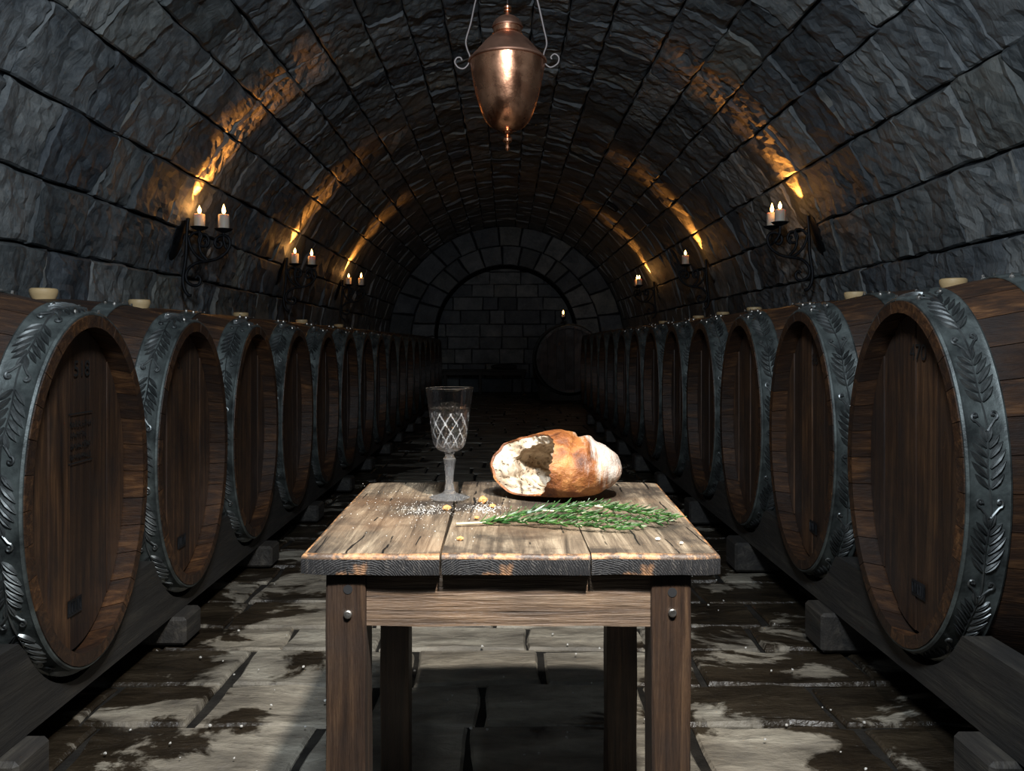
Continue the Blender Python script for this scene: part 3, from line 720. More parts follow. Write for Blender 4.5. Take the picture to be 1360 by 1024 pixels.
# ------------------------------------------------------------------ table
TZ = 0.80; TH_ = 0.037; YT0, YT1 = 1.50, 2.30
tb = tag(link('table', None, None, (0.005, 1.9, 0.014)), 'rustic weathered timber table with thick plank top and square legs', 'table')
def tpart(name, me, lo): return link(name, me, tb, Vector(lo) - Vector(tb.location))
def plank(x0f, x1f, x0b, x1b, y0, y1, seed, lc=0.0, rc=0.0):
    """thick board, slightly uneven front edge, rounded and worn arrises, charred end grain"""
    import bmesh
    rg = random.Random(seed); nx, ny = 10, 12; bm = bmesh.new(); top = {}; bot = {}
    for i in range(nx + 1):
        for j in range(ny + 1):
            s, t_ = i / nx, j / ny
            xa = x0f + (x0b - x0f) * t_; xb = x1f + (x1b - x1f) * t_; x = xa + (xb - xa) * s
            yf = y0 + 0.006 * noise.noise(Vector((x * 9, seed, 0))); ye = y1 + 0.006 * noise.noise(Vector((x * 9, seed, 4)))
            if lc:
                q = max(0, 1 - s * nx / 2.0); yf += lc * 0.5 * q * q; ye -= lc * q * q
            if rc:
                q = max(0, 1 - (1 - s) * nx / 2.0); yf += rc * 0.5 * q * q; ye -= rc * q * q
            y = yf + (ye - yf) * t_
            zt = TZ + 0.0035 * noise.noise(Vector((x * 7, y * 4, seed))); zb_ = TZ - TH_ + 0.003 * noise.noise(Vector((x * 12, y * 6, seed + 9)))
            top[i, j] = bm.verts.new((x, y, zt)); bot[i, j] = bm.verts.new((x, y, zb_))
    for i in range(nx):
        for j in range(ny):
            bm.faces.new((top[i, j], top[i+1, j], top[i+1, j+1], top[i, j+1]))
            f = bm.faces.new((bot[i, j], bot[i, j+1], bot[i+1, j+1], bot[i+1, j])); f.material_index = 0
    rim = []
    for i in range(nx):
        f = bm.faces.new((bot[i, 0], bot[i+1, 0], top[i+1, 0], top[i, 0])); f.material_index = 1
        f = bm.faces.new((bot[i+1, ny], bot[i, ny], top[i, ny], top[i+1, ny])); f.material_index = 1
    for j in range(ny):
        bm.faces.new((bot[0, j+1], bot[0, j], top[0, j], top[0, j+1])); bm.faces.new((bot[nx, j], bot[nx, j+1], top[nx, j+1], top[nx, j]))
    bm.edges.ensure_lookup_table()
    def on(e, d): return all(v in d for v in e.verts)
    tv = set(top[i, j] for i in range(nx+1) for j in range(ny+1) if i in (0, nx) or j in (0, ny))
    ed = [e for e in bm.edges if on(e, tv) and any(len([v for v in f.verts if v in tv]) == 2 and f.normal is not None for f in e.link_faces)]
    bm.normal_update()
    ed = [e for e in ed if len(e.link_faces) == 2 and e.calc_face_angle(0) > 0.6]
    xm = min(x0f, x0b), max(x1f, x1b)
    def outer_edge(e):
        a_, b_ = e.verts; along_y = abs(a_.co.y - b_.co.y) > abs(a_.co.x - b_.co.x)
        if not along_y: return True
        return (lc and a_.co.x < (x0f + x1f) / 2) or (rc and a_.co.x > (x0f + x1f) / 2)
    e1 = [e for e in ed if outer_edge(e)]; e2 = [e for e in ed if not outer_edge(e)]
    bmesh.ops.bevel(bm, geom=e1, offset=0.009, segments=3, profile=0.5, affect='EDGES', material=2, clamp_overlap=True)
    c = Vector(((x0f + x1f) / 2, y0, TZ))
    for v in bm.verts: v.co -= c
    me = bpy.data.meshes.new('plank'); bm.to_mesh(me); bm.free()
    for m in (M['top'], M['endgrain'], M['edge']): me.materials.append(m)
    smooth_angle(me, 40); return me, c
xf = lambda p: (p - VX) * YT0 / F
for sd, (a, b, c_, d, lc, rc) in enumerate(((xf(398), xf(583.5), (490 - VX) * YT1 / F, (609 - VX) * YT1 / F, 0.02, 0), (xf(586.5), xf(784), (616 - VX) * YT1 / F, (741 - VX) * YT1 / F, 0, 0), (xf(786), xf(958.5), (743 - VX) * YT1 / F, (872 - VX) * YT1 / F, 0, 0.02))):
    me, c = plank(a, b, c_, d, YT0, YT1, sd * 3 + 1, lc, rc); tpart('tabletop_plank', me, c)
def post(x0, x1, y0, y1, z0, z1, mat, seed):
    mb = MB(); n = 14; vs = []; fs = []
    for i in range(n + 1):
        z = z0 + (z1 - z0) * i / n
        for x, y in ((x0, y0), (x1, y0), (x1, y1), (x0, y1)):
            e = noise.noise_vector(Vector((x * 20, y * 20, z * 7 + seed))) * 0.0022
            vs.append((x + e.x, y + e.y, z))
    for i in range(n):
        for k in range(4): fs.append((i*4+k, i*4+(k+1) % 4, i*4+4+(k+1) % 4, i*4+4+k))
    fs += [(3, 2, 1, 0), tuple(n*4 + k for k in range(4))]
    c = Vector(((x0+x1)/2, (y0+y1)/2, (z0+z1)/2)); mb.add([Vector(v) - c for v in vs], fs)
    me = mb.mesh('post', mat)
    import bmesh
    bm = bmesh.new(); bm.from_mesh(me); bm.normal_update()
    ed = [e for e in bm.edges if len(e.link_faces) == 2 and e.calc_face_angle(0) > 0.8]
    bmesh.ops.bevel(bm, geom=ed, offset=0.004, segments=2, profile=0.5, affect='EDGES'); bm.to_mesh(me); bm.free()
    return me, c
ZT = TZ - TH_ - 0.002
LEGS = []
for nm, p0, p1, d in (('f', 432, 486, 1.515), ('f', 865, 918.5, 1.515), ('b', 505, 543, 2.12), ('b', 806, 846, 2.12)):
    x0, x1 = (p0 - VX) * d / F, (p1 - VX) * d / F
    me, c = post(x0, x1, d, d + 0.075, 0.014, ZT, M['leg'], p0); lg = tpart('leg', me, c); LEGS.append((x0, x1, d, lg, c))
za, zb_ = ZT, TZ - 0.137
def apron(x0, x1, y0, y1):
    mb = MB(); n = 16; along_x = (x1 - x0) > (y1 - y0); vs = []; fs = []
    for i in range(n + 1):
        t_ = i / n; w_ = 0.003 * noise.noise(Vector((t_ * 5, x0 * 9, y0)))
        if along_x: x = x0 + (x1 - x0) * t_; q = [(x, y0, zb_ + w_), (x, y1, zb_ + w_), (x, y1, za), (x, y0, za)]
        else: y = y0 + (y1 - y0) * t_; q = [(x1, y, zb_ + w_), (x0, y, zb_ + w_), (x0, y, za), (x1, y, za)]
        vs += q
    for i in range(n):
        for k in range(4): fs.append((i*4+k, i*4+4+k, i*4+4+(k+1) % 4, i*4+(k+1) % 4))
    fs += [(0, 1, 2, 3), (n*4+3, n*4+2, n*4+1, n*4)]
    c = Vector(((x0+x1)/2, (y0+y1)/2, (za+zb_)/2)); mb.add([Vector(v) - c for v in vs], fs)
    return mb.mesh('apron', M['apron'] if along_x else M['leg']), c
for a in ((LEGS[0][1], LEGS[1][0], 1.522, 1.550), (LEGS[2][1], LEGS[3][0], 2.150, 2.178), (LEGS[0][0] + .02, LEGS[0][0] + .048, 1.60, 2.12), (LEGS[1][1] - .048, LEGS[1][1] - .02, 1.60, 2.12)):
    me, c = apron(*a); tpart('apron', me, c)
bo = MB()
bo.tube([(0, -0.0005, 0), (0, 0.003, 0)], 0.0085, 12)
me_hole = bo.mesh('peg_hole', M['black'])  # flush disc, the hole's shade is only its black colour
bo = MB()
for r0, r1, y_ in ((0.0078, 0.0062, -0.002), (0.0052, 0.004, -0.001)):
    bo.tube([(0, 0.002, 0), (0, y_ - 0.001, 0), (0, y_ - 0.003, 0)], [r0, r0, r1], 12)
me_bolt = smooth_angle(bo.mesh('bolt', M['bolt']), 30)
for x_, y_ in ((462, 783), (893, 787)):
    p = (x_ - VX) * 1.514 / F; tpart('peg_hole', me_hole, (p, 1.5145, H - (y_ - VY) * 1.514 / F))
for x_, y_ in ((462, 816), (893, 814)):
    p = (x_ - VX) * 1.514 / F; tpart('bolt', me_bolt, (p, 1.5145, H - (y_ - VY) * 1.514 / F))

# ------------------------------------------------------------------ goblet and wine
G = px(597, 664, TZ); GZ = TZ + 0.004
gl = tag(link('wine_goblet', None, None, (G.x, G.y, GZ)), 'tall cut crystal goblet standing on the table left of the bread', 'glass')
gl['label'] = 'tall cut-crystal goblet with faceted stem standing beside the torn bread'
g = MB()
foot = [(0.0, 0.0), (0.047, 0.0), (0.0505, 0.0015), (0.050, 0.004), (0.030, 0.0085), (0.017, 0.014), (0.0125, 0.019)]
g.lathe(foot, 8)
link('foot', g.mesh('foot', M['foot']), gl)
g = MB()
stem = [(0.0125, 0.019), (0.0115, 0.026), (0.0095, 0.036), (0.0100, 0.055), (0.0125, 0.078), (0.0155, 0.093), (0.0160, 0.097), (0.0115, 0.102), (0.0105, 0.107), (0.0135, 0.112), (0.0135, 0.114)]
g.lathe(stem, 10); link('stem', g.mesh('stem', M['foot']), gl)
outer = [(0.0135, 0.114), (0.022, 0.1165), (0.031, 0.122), (0.0375, 0.131), (0.0415, 0.143), (0.0440, 0.158), (0.0462, 0.175), (0.0485, 0.195), (0.0510, 0.215), (0.0540, 0.238), (0.0575, 0.262), (0.0590, 0.270)]
def interp(prof, n):
    P = [Vector((r_, 0, z_)) for r_, z_ in prof]; C = catmull(P, n); return [(q.x, q.z) for q in C]
op = interp(outer, 6)
def cut(i, a, r_, z_):
    if z_ < 0.124 or z_ > 0.232: return 0.0
    k = 11.0; zz = (z_ - 0.124) / 0.088
    if z_ < 0.212:
        d1 = abs(((a * k / PI + zz * 4.2) % 2) - 1); d2 = abs(((a * k / PI - zz * 4.2) % 2) - 1)
        q = min(d1, d2); base = -0.0022 * max(0, 1 - q / 0.24)
        cx = max(0, 1 - (abs(d1 - .5) + abs(d2 - .5)) / 0.5); base -= 0.0010 * cx
        return base
    fan = abs(((a * k / PI) % 1) - 0.5); lim = (z_ - 0.212) / 0.020
    return -0.0015 * max(0, 1 - fan / 0.22) * max(0, 1 - lim)
ip = [(max(0.0, r_ - 0.0026), z_ + (0.004 if i < 14 else 0.0)) for i, (r_, z_) in enumerate(op)]
ip = [q for q in ip if q[1] > 0.1195]; ip[0] = (0.0, ip[0][1])
g = MB(); nseg = 144
allp = op + [(0.0582, 0.2712)] + list(reversed(ip))
nop = len(op)
g.lathe(allp, nseg, disp=lambda i, a, r_, z_: cut(i, a, r_, z_) if i < nop else 0)
for fi, f_ in enumerate(g.f):
    if len(f_) == 4 and max(f_) < nop * nseg:
        dd = 0
        for vi in f_:
            i_, k_ = divmod(vi, nseg); dd += cut(i_, 2 * PI * k_ / nseg, allp[i_][0], allp[i_][1])
        if dd < -0.0048: g.m[fi] = 1
link('bowl', smooth_angle(g.mesh('bowl', [M['glass'], M['cut']]), 12), gl)
lv = 0.222
wp = [(r_ + 0.0003 if r_ > 0 else 0, z_ - 0.0003) for r_, z_ in ip if z_ < lv]
g = MB(); g.lathe(wp + [(wp[-1][0] + .0006, lv), (0.0, lv)], 64)
wn = link('wine', smooth_angle(g.mesh('wine', M['wine']), 40), None, (G.x, G.y, GZ))
tag(wn, 'clear pale wine filling the lower part of the cut-crystal goblet', 'wine')

# ------------------------------------------------------------------ bread
BC = Vector(((738 - VX) * 2.06 / F, 2.06, TZ + 0.003))
br = tag(link('bread_loaf', None, None, BC), 'torn round country loaf with floury brown crust and hollow crumb', 'bread')
def bread_meshes():
    ax, ay, az = 0.163, 0.112, 0.085
    d = Vector((-0.50, -0.84, 0.20)).normalized()
    e1 = Vector((0, 0, 1)).cross(d).normalized(); e2 = d.cross(e1)
    def outer(dirv):
        q = Vector((dirv.x / ax, dirv.y / ay, dirv.z / az)); p = dirv / q.length
        x = p.x
        # domed shoulders, a score that split open across the loaf
        k = 1 + 0.05 * noise.noise(p * 14) + 0.03 * noise.noise(p * 36) + 0.012 * noise.noise(p * 110)
        if p.z > 0:
            k += 0.09 * math.exp(-((x - 0.015) / 0.045) ** 2) * (p.z / az)
            k += 0.06 * math.exp(-((x - 0.083 - 0.25 * p.y) / 0.013) ** 2) * (p.z / az)
            k -= 0.11 * math.exp(-((x - 0.060 - 0.25 * p.y) / 0.011) ** 2) * (p.z / az)
        p = p * k
        p.x *= 1.0 - 0.10 * max(0, p.x / ax) * max(0, p.z / az)
        p.z += az * 0.86
        if p.z < 0.012: p.z = 0.004 + 0.008 * math.exp((p.z - 0.012) * 40)
        return p
    n = 120
    def dirv(th, ph): return d * math.cos(th) + (e1 * math.cos(ph) + e2 * math.sin(ph)) * math.sin(th)
    # opening half angle by direction around it: wide to the left, a crust flap at lower right
    def open_th(ph):
        c, s_ = math.cos(ph), math.sin(ph)      # e1 = picture-left or right, e2 = up
        b = 0.84 + 0.24 * c * sgn_left + 0.05 * s_
        b -= 0.22 * max(0, -c * sgn_left) 
        return b + 0.09 * noise.noise(Vector((c * 2.3, s_ * 2.3, 1.7))) + 0.05 * noise.noise(Vector((c * 8, s_ * 8, 4.2)))
    sgn_left = 1 if e1.x < 0 else -1
    cr = MB(); rows_ = 64; vs = []; fs = []
    for i in range(rows_ + 1):
        for k in range(n):
            ph = 2 * PI * k / n; t0 = open_th(ph); th = t0 + (PI - t0) * i / rows_; vs.append(outer(dirv(th, ph)))
    for i in range(rows_):
        for k in range(n): fs.append((i*n+k, (i+1)*n+k, (i+1)*n+(k+1) % n, i*n+(k+1) % n))
    # thickness lip of the crust
    base = len(vs)
    for k in range(n):
        ph = 2 * PI * k / n; p = outer(dirv(open_th(ph), ph)); q = Vector((0, 0, az * 0.8)); vs.append(p + (q - p).normalized() * 0.006)
    for k in range(n): fs.append((k, (k+1) % n, base + (k+1) % n, base + k))
    cr.add(vs, fs)
    cb = MB(); vs = []; fs = []; rows2 = 60; mid = Vector((0, 0, az * 0.86))
    rt = -e1 * sgn_left                                   # towards the picture's right, in the opening plane
    hc_ = mid + d * 0.062 + rt * 0.014 + e2 * 0.002       # mouth of the hollow
    for i in range(rows2 + 1):
        f = i / rows2
        for k in range(n):
            ph = 2 * PI * k / n; th0 = open_th(ph); p = outer(dirv(th0, ph))
            rim = p + (mid - p).normalized() * 0.006
            lf = math.cos(ph) * sgn_left; dn = -math.sin(ph)
            rho = 0.84 - 0.20 * max(0, lf) - 0.04 * max(0, dn) + 0.12 * max(0, -lf) + 0.10 * noise.noise(Vector((math.cos(ph) * 2.6, math.sin(ph) * 2.6, 9.3)))
            edge = hc_ + (rim - hc_) * rho - d * 0.006
            flo = mid - d * 0.070 + (rim - hc_) * 0.62 * rho
            cen = mid - d * 0.088
            if f < 0.35: q = rim.lerp(edge, f / 0.35)
            elif f < 0.75:
                g_ = (f - 0.35) / 0.40; q = edge.lerp(flo, g_); o_ = (rim - hc_); o_ -= d * o_.dot(d)
                q += o_.normalized() * 0.014 * math.sin(PI * g_)
            else: q = flo.lerp(cen, (f - 0.75) / 0.25)
            nz = 0.013 * noise.fractal(q * 34, 0.9, 2.0, 4) + 0.007 * noise.noise(q * 95)
            am = 0.25 + 0.75 * min(1, f * 6)
            q = q + d * nz * am + Vector((0, 0, 0.4)) * nz * am
            q.z = max(q.z, 0.009); vs.append(q)
    for i in range(rows2):
        for k in range(n): fs.append((i*n+k, i*n+(k+1) % n, (i+1)*n+(k+1) % n, (i+1)*n+k))
    cb.add(vs, fs); return cr, cb
cr, cb = bread_meshes()
link('crust', smooth_angle(cr.mesh('crust', M['crust']), 60), br)
link('crumb', smooth_angle(cb.mesh('crumb', M['crumb']), 70), br)
def bit(name, x_, y_, r_, mat, label, cat, squash=0.7):
    p = px(x_, y_, TZ + 0.004); mb = MB(); mb.blob((0, 0, 0), (r_, r_ * 0.85, r_ * squash), 8, rnd=0.55)
    for q in range(3):
        a = q * 2.1 + x_; mb.blob((r_ * .7 * math.cos(a), r_ * .6 * math.sin(a), 0), (r_ * .55, r_ * .5, r_ * .45), 7, rnd=0.6)
    o = link(name, mb.mesh(name, mat), None, (p.x, p.y, TZ + 0.003 + r_ * squash * 0.55)); tag(o, label, cat, 'crumbs on the table'); return o
bit('bread_crumb', 641, 666, 0.010, M['crust_bit'], 'largest golden crust crumb, between the goblet and the loaf', 'crumb', .9)
bit('bread_crumb', 593, 676, 0.009, M['crust_bit'], 'golden crust crumb just in front of the goblet foot', 'crumb')
bit('bread_crumb', 654, 673, 0.007, M['crust_bit'], 'small golden crumb on the flour in front of the torn side of the loaf', 'crumb')
bit('bread_crumb', 611, 716, 0.006, M['crust_bit'], 'tiny brown crumb near the front edge before the rosemary stem end', 'crumb')
bit('bread_crumb', 633, 688, 0.005, M['crust_bit'], 'yellowish crumb right behind the bare rosemary stem end', 'crumb')
bit('bread_crumb', 874, 716, 0.004, M['flour'], 'larger white crumb before the rosemary tip on the bare plank', 'crumb')
bit('bread_crumb', 905, 721, 0.003, M['flour'], 'smaller white crumb before the rosemary tip on the bare plank', 'crumb')
fb = MB(); rg = random.Random(8)
for cx, cy, sx, sy, n in ((565, 680, 20, 4, 330), (645, 678, 13, 4, 360), (540, 690, 50, 14, 60), (520, 665, 40, 10, 40), (640, 670, 50, 18, 60), (470, 715, 40, 15, 15)):
    for _ in range(n):
        x_, y_ = rg.gauss(cx, sx), rg.gauss(cy, sy)
        if not (644 < y_ < 730 and 450 < x_ < 690) : continue
        p = px(x_, y_, TZ); r_ = rg.uniform(0.0003, 0.0010)
        fb.blob((p.x, p.y, TZ + 0.005), (r_ * 1.3, r_ * 1.6, r_ * .6), 5, rnd=0.4)
tag(link('flour', fb.mesh('flour', M['flour'])), 'scattered white flour and fine crumbs around the goblet foot', 'flour', kind='stuff')

# ------------------------------------------------------------------ rosemary
def sprig(name, pts, label, seed, bare=0.12, lmax=0.030, twigs=()):
    rg = random.Random(seed); path = catmull(pts, 10); c = path[0].copy()
    e = tag(link(name, None, None, (c.x, c.y, TZ)), label, 'rosemary', 'rosemary sprigs'); c.z = TZ
    st = MB(); lv_ = MB()
    def run(pth, r0, bare_, lm):
        st.tube([p - c for p in pth], [r0 * (1 - 0.65 * i / len(pth)) for i in range(len(pth))], 7)
        tot = [0.0]
        for a, b in zip(pth, pth[1:]): tot.append(tot[-1] + (b - a).length)
        L = tot[-1]; s = L * bare_
        def at(s_):
            for i in range(len(pth) - 1):
                if tot[i+1] >= s_: return pth[i].lerp(pth[i+1], (s_ - tot[i]) / max(1e-6, tot[i+1] - tot[i])), (pth[i+1] - pth[i]).normalized()
            return pth[-1], (pth[-1] - pth[-2]).normalized()
        ph = rg.random() * 6
        while s < L:
            p, t_ = at(s); side = t_.cross(Vector((0, 0, 1))).normalized(); up = side.cross(t_)
            for q in range(2):
                a = ph + q * PI + rg.uniform(-.35, .35); rad = side * math.cos(a) + up * (abs(math.sin(a)) * 0.75 - 0.12)
                f = s / L; ln = lm * rg.uniform(0.7, 1.1) * (1.0 - 0.35 * f)
                dirv = (t_ * rg.uniform(0.75, 1.3) + rad * rg.uniform(0.5, 0.95)).normalized()
                wv = dirv.cross(rad).normalized() if dirv.cross(rad).length > 1e-3 else side
                nr = wv.cross(dirv); wd = rg.uniform(0.0019, 0.0028); b0 = p + rad * 0.0015; vs = []
                cv = rg.uniform(-0.12, 0.25)
                for tt, ww in ((0, .5), (.3, 1), (.7, .95), (1, .15)):
                    m = b0 + dirv * ln * tt + nr * (ln * cv * tt * tt)
                    vs += [m - wv * wd * ww - nr * 0.0005, m + nr * 0.0006, m + wv * wd * ww - nr * 0.0005, m - nr * 0.0009]
                vs = [Vector((v.x, v.y, max(v.z, TZ + 0.0045))) - c for v in vs]
                for i in range(3):
                    k = i * 4
                    lv_.add([vs[k], vs[k+1], vs[k+2], vs[k+3], vs[k+4], vs[k+5], vs[k+6], vs[k+7]], [(0, 1, 5, 4), (1, 2, 6, 5)], 0)
                    lv_.add([vs[k], vs[k+1], vs[k+2], vs[k+3], vs[k+4], vs[k+5], vs[k+6], vs[k+7]], [(2, 3, 7, 6), (3, 0, 4, 7)], 1)
            s += 0.0060; ph += 1.35
    run(path, 0.0033, bare, lmax)
    for tp, b_ in twigs: run(catmull(tp, 8), 0.0024, b_, lmax * 0.95)
    link('stem', smooth_angle(st.mesh('stem', M['stem']), 60), e)
    tag(link('leaves', lv_.mesh('leaves', [M['leaf'], M['leaf_under']]), e), kind='stuff')
q = lambda x_, y_, dz: px(x_, y_, TZ + dz)
sprig('rosemary_sprig', [q(606, 696, .006), q(635, 694.5, .007), q(680, 692, .010), q(730, 694, .012), q(780, 699, .012), q(835, 703, .010)],
      'long rosemary sprig with a bare pale stem end, lying nearest the plank ends', 3, 0.13, 0.035,
      [([q(690, 691, .011), q(740, 687, .016), q(800, 692, .014), q(850, 699, .010)], 0.05)])
sprig('rosemary_sprig', [q(648, 691, .010), q(690, 683, .016), q(740, 675, .020), q(795, 671, .022), q(850, 677, .018), q(900, 688, .010)],
      'rosemary sprig leaning against the loaf, its tip at the plank edge', 5, 0.08, 0.036,
      [([q(790, 672, .022), q(840, 680, .016), q(890, 692, .009)], 0.1), ([q(720, 678, .02), q(770, 681, .02), q(830, 688, .016), q(876, 695, .01)], 0.1)])

# ------------------------------------------------------------------ hanging copper lantern
LD = 3.2; LX = (674 - VX) * LD / F; ls = LD / F / 4.876
lz = lambda cy: H + (VY - cy / 4.876) * LD / F
zb0 = lz(980)
ln_ = tag(link('hanging_lantern', None, None, (LX, LD, zb0)), 'urn-shaped copper lantern hanging from the vault on two curled rods', 'lantern')
def lp(prof, name, mat, n=48):
    mb = MB(); P = [(r_ * ls, lz(cy) - zb0) for cy, r_ in prof]
    if P[0][1] > P[-1][1]: P.reverse()
    mb.lathe(P, n); return link(name, smooth_angle(mb.mesh(name, mat), 32), ln_)
lp([(405, 243), (412, 243), (440, 239), (500, 229), (560, 218), (620, 204), (680, 188), (740, 166), (790, 138), (825, 102), (843, 62), (850, 30)], 'urn_bowl', M['copper'], 64)
lp([(386, 240), (392, 252), (402, 254), (407, 250), (407, 236)], 'rim_band', M['copper_dark'], 64)
lp([(388, 243), (365, 226), (335, 198), (300, 168), (268, 140), (244, 112), (231, 94), (226, 92)], 'lid', M['copper_dark'], 64)
lp([(228, 93), (222, 97), (216, 92), (180, 92)], 'lid_neck', M['copper'], 48)
lp([(182, 98), (174, 101), (168, 98), (150, 90), (132, 77), (115, 56), (103, 32), (96, 18)], 'lid_cap', M['copper_dark'], 48)
lp([(98, 18), (84, 15), (76, 24), (68, 26), (62, 16), (56, 25), (46, 27), (40, 16), (30, 8), (22, 3)], 'top_finial', M['copper'], 32)
lp([(848, 30), (856, 34), (864, 26), (872, 14), (884, 20), (900, 30), (916, 28), (930, 14), (940, 9), (952, 13), (962, 15), (972, 10), (980, 2)], 'bottom_finial', M['copper'], 32)
apex = lz(-760)
for sg, pts in ((-1, [(410 - 3, -760), (330, -430), (255, -150), (205, 0), (172, 150), (141, 262), (150, 322), (166, 366), (158, 412), (128, 444), (92, 438), (69, 405), (82, 376), (106, 374), (116, 394)]),
                (1, [(410 + 3, -760), (485, -430), (558, -150), (603, 0), (642, 170), (664, 280), (646, 345), (644, 396), (686, 436), (734, 412), (742, 372), (716, 350), (692, 368), (697, 385)])):
    P = catmull([((x_ - 410) * ls, 0, lz(y_) - zb0) for x_, y_ in pts], 8)
    mb = MB(); mb.tube(P, 6.5 * ls, 8); link('curled_rod', smooth_angle(mb.mesh('curled_rod', M['steel']), 60), ln_)
mb = MB(); mb.tube([(0, 0, lz(24) - zb0), (0, 0, apex - zb0)], 0.0012, 6); link('centre_wire', mb.mesh('centre_wire', M['steel']), ln_)
mb = MB(); zt_ = ZC + R - 0.01 - zb0; z = apex - zb0 - 0.005; k = 0
while z < zt_:
    ring = [(0.011 * math.cos(a) * (1 if k % 2 else 0), 0.011 * math.cos(a) * (0 if k % 2 else 1), z + 0.02 + 0.018 * math.sin(a)) for a in [2 * PI * i / 10 for i in range(11)]]
    mb.tube(ring, 0.003, 6, caps=False); z += 0.030; k += 1
tag(link('chain', mb.mesh('chain', M['steel']), ln_), kind='stuff')

# ------------------------------------------------------------------ sconces and candles
def sconce(side, k, yc, zc, cups, where):
    sg = 1 if side == 'L' else -1          # outward (towards the aisle) in world x
    dz = zc - ZC; xw = -sg * (math.sqrt(R * R - dz * dz) - 0.055)
    lean = math.asin(dz / R)
    e = tag(link('wall_sconce', None, None, (xw, yc, zc)), f'black wrought-iron scroll sconce, {where}', 'sconce', 'wrought-iron wall sconces')
    def L3(u, v, z): return Vector((sg * u, v, z))
    # shield plate leaning with the wall
    mb = MB(); vs = []; n = 20
    for ring_, (s_, dep) in enumerate(((1.0, 0.0), (1.0, 0.010), (0.8, 0.024), (0.0, 0.030))):
        for i in range(n):
            a = 2 * PI * i / n; zz = 0.175 * math.sin(a) * s_; yy = 0.085 * math.cos(a) * s_ * (1 - 0.15 * math.sin(a))
            vs.append(L3(dep - 0.028 + zz * math.tan(lean) * 1.0, yy, zz))
    fs = [(r_*n+i, r_*n+(i+1) % n, (r_+1)*n+(i+1) % n, (r_+1)*n+i) for r_ in range(3) for i in range(n)]
    fs.append(tuple(range(n - 1, -1, -1)))
    mb.add(vs, fs); link('back_plate', smooth_angle(mb.mesh('back_plate', M['iron']), 40), e)
    X0 = 205; Z0 = 510
    def poly(pts, r_, nm, v0=0.0, vf=None):
        P = catmull([L3((x_ - X0) / 1000 + 0.02, v0 if vf is None else vf(i / (len(pts) - 1)), (Z0 - y_) / 1000) for i, (x_, y_) in enumerate(pts)], 7)
        mb = MB(); mb.tube(P, r_, 8); link(nm, smooth_angle(mb.mesh(nm, M['iron']), 60), e)
    poly([(246, 348), (243, 372), (238, 420), (232, 520), (228, 640), (215, 740), (203, 830), (212, 910), (240, 960), (268, 972)], 0.0137, 'wall_bar')
    poly([(305, 830), (322, 812), (344, 840), (330, 880), (285, 888), (240, 860), (226, 808), (250, 750), (310, 708), (390, 694), (480, 672), (550, 620), (580, 556), (566, 504), (522, 486), (476, 505), (458, 548), (478, 582), (508, 574), (512, 546), (494, 540)], 0.0131, 'scroll_arm')
    poly([(370, 535), (385, 522), (395, 548), (372, 574), (340, 562), (328, 524), (348, 484), (388, 482), (410, 520), (406, 556), (384, 582)], 0.0119, 'inner_scroll')
    poly([(232, 515), (252, 500), (290, 466), (335, 462), (352, 490), (335, 560), (350, 625), (400, 684)], 0.0119, 'upper_scroll')
    poly([(245, 500), (262, 570), (300, 636), (360, 684), (420, 692)], 0.0119, 'brace')
    for ci, (cu_, cv_, cz_) in enumerate(cups):
        mb = MB(); mb.lathe([(0.010, -0.085), (0.010, -0.02), (0.028, -0.012), (0.058, 0.0), (0.072, 0.014), (0.068, 0.015), (0.050, 0.006), (0.0, 0.004)], 24)
        p = L3(cu_, cv_, cz_)
        cp = link('drip_cup', smooth_angle(mb.mesh('drip_cup', M['iron']), 40), e, p)
        a0 = L3((560 - X0) / 1000 + .02 if cu_ > .25 else (352 - X0) / 1000 + .02, 0, (Z0 - 600) / 1000 if cu_ > .25 else (Z0 - 500) / 1000)
        b0 = p + Vector((0, 0, -0.08))
        P = catmull([a0, a0.lerp(b0, 0.5) + Vector((0, (b0.y - a0.y) * 0.2, -0.015)), b0], 6); mb = MB(); mb.tube(P, 0.009, 7)
        link('cup_arm', smooth_angle(mb.mesh('cup_arm', M['iron']), 60), e)
        hc = 0.112 + 0.012 * ((k + ci) % 2); wp_ = Vector(e.location) + p
        wh = ('nearer the wall' if cu_ < 0.25 else 'farther from the wall') if side == 'L' else (on_t if cv_ < 0 else on_b)
        if len(cups) == 1: wh = 'the only one there'
        c = tag(link('candle', None, None, wp_ + Vector((0, 0, 0.005))), f'lit candle {wh}, {where}', 'candle', 'lit candles on the wall sconces')
        mb = MB(); mb.lathe([(0.0, 0.0), (0.043, 0.0), (0.043, hc * .6), (0.0435, hc - 0.006), (0.040, hc), (0.034, hc - 0.004), (0.0, hc - 0.010)], 24)
        link('wax_body', smooth_angle(mb.mesh('wax_body', M['wax']), 40), c)
        mb = MB(); mb.tube([(0, 0, hc - 0.012), (0, 0, hc + 0.010)], 0.002, 6); link('wick', mb.mesh('wick', M['wick']), c)
        mb = MB(); fh = 0.085 if ci == 1 else 0.070; mb.lathe([(0.0, hc + 0.002), (0.010, hc + 0.010), (0.0155, hc + 0.024), (0.015, hc + 0.036), (0.009, hc + fh * 0.72), (0.0, hc + fh)], 14)
        link('flame', smooth_angle(mb.mesh('flame', M['flame']), 60), c)
        light('candle_light', 'POINT', wp_ + Vector((0, 0, hc + 0.028)), 0.75, (1.0, 0.42, 0.11), shadow_soft_size=0.01)
    # warm uplight that the backing plate throws on the stone above it
    a = math.acos(max(-1, min(1, (zc + 0.228 - ZC) / R)))
    p0 = Vector((xw + sg * 0.126, yc, zc + 0.228))
    a2 = a - 0.115; p1 = Vector((-sg * (R - 0.02) * math.sin(a2), yc, ZC + (R - 0.02) * math.cos(a2)))
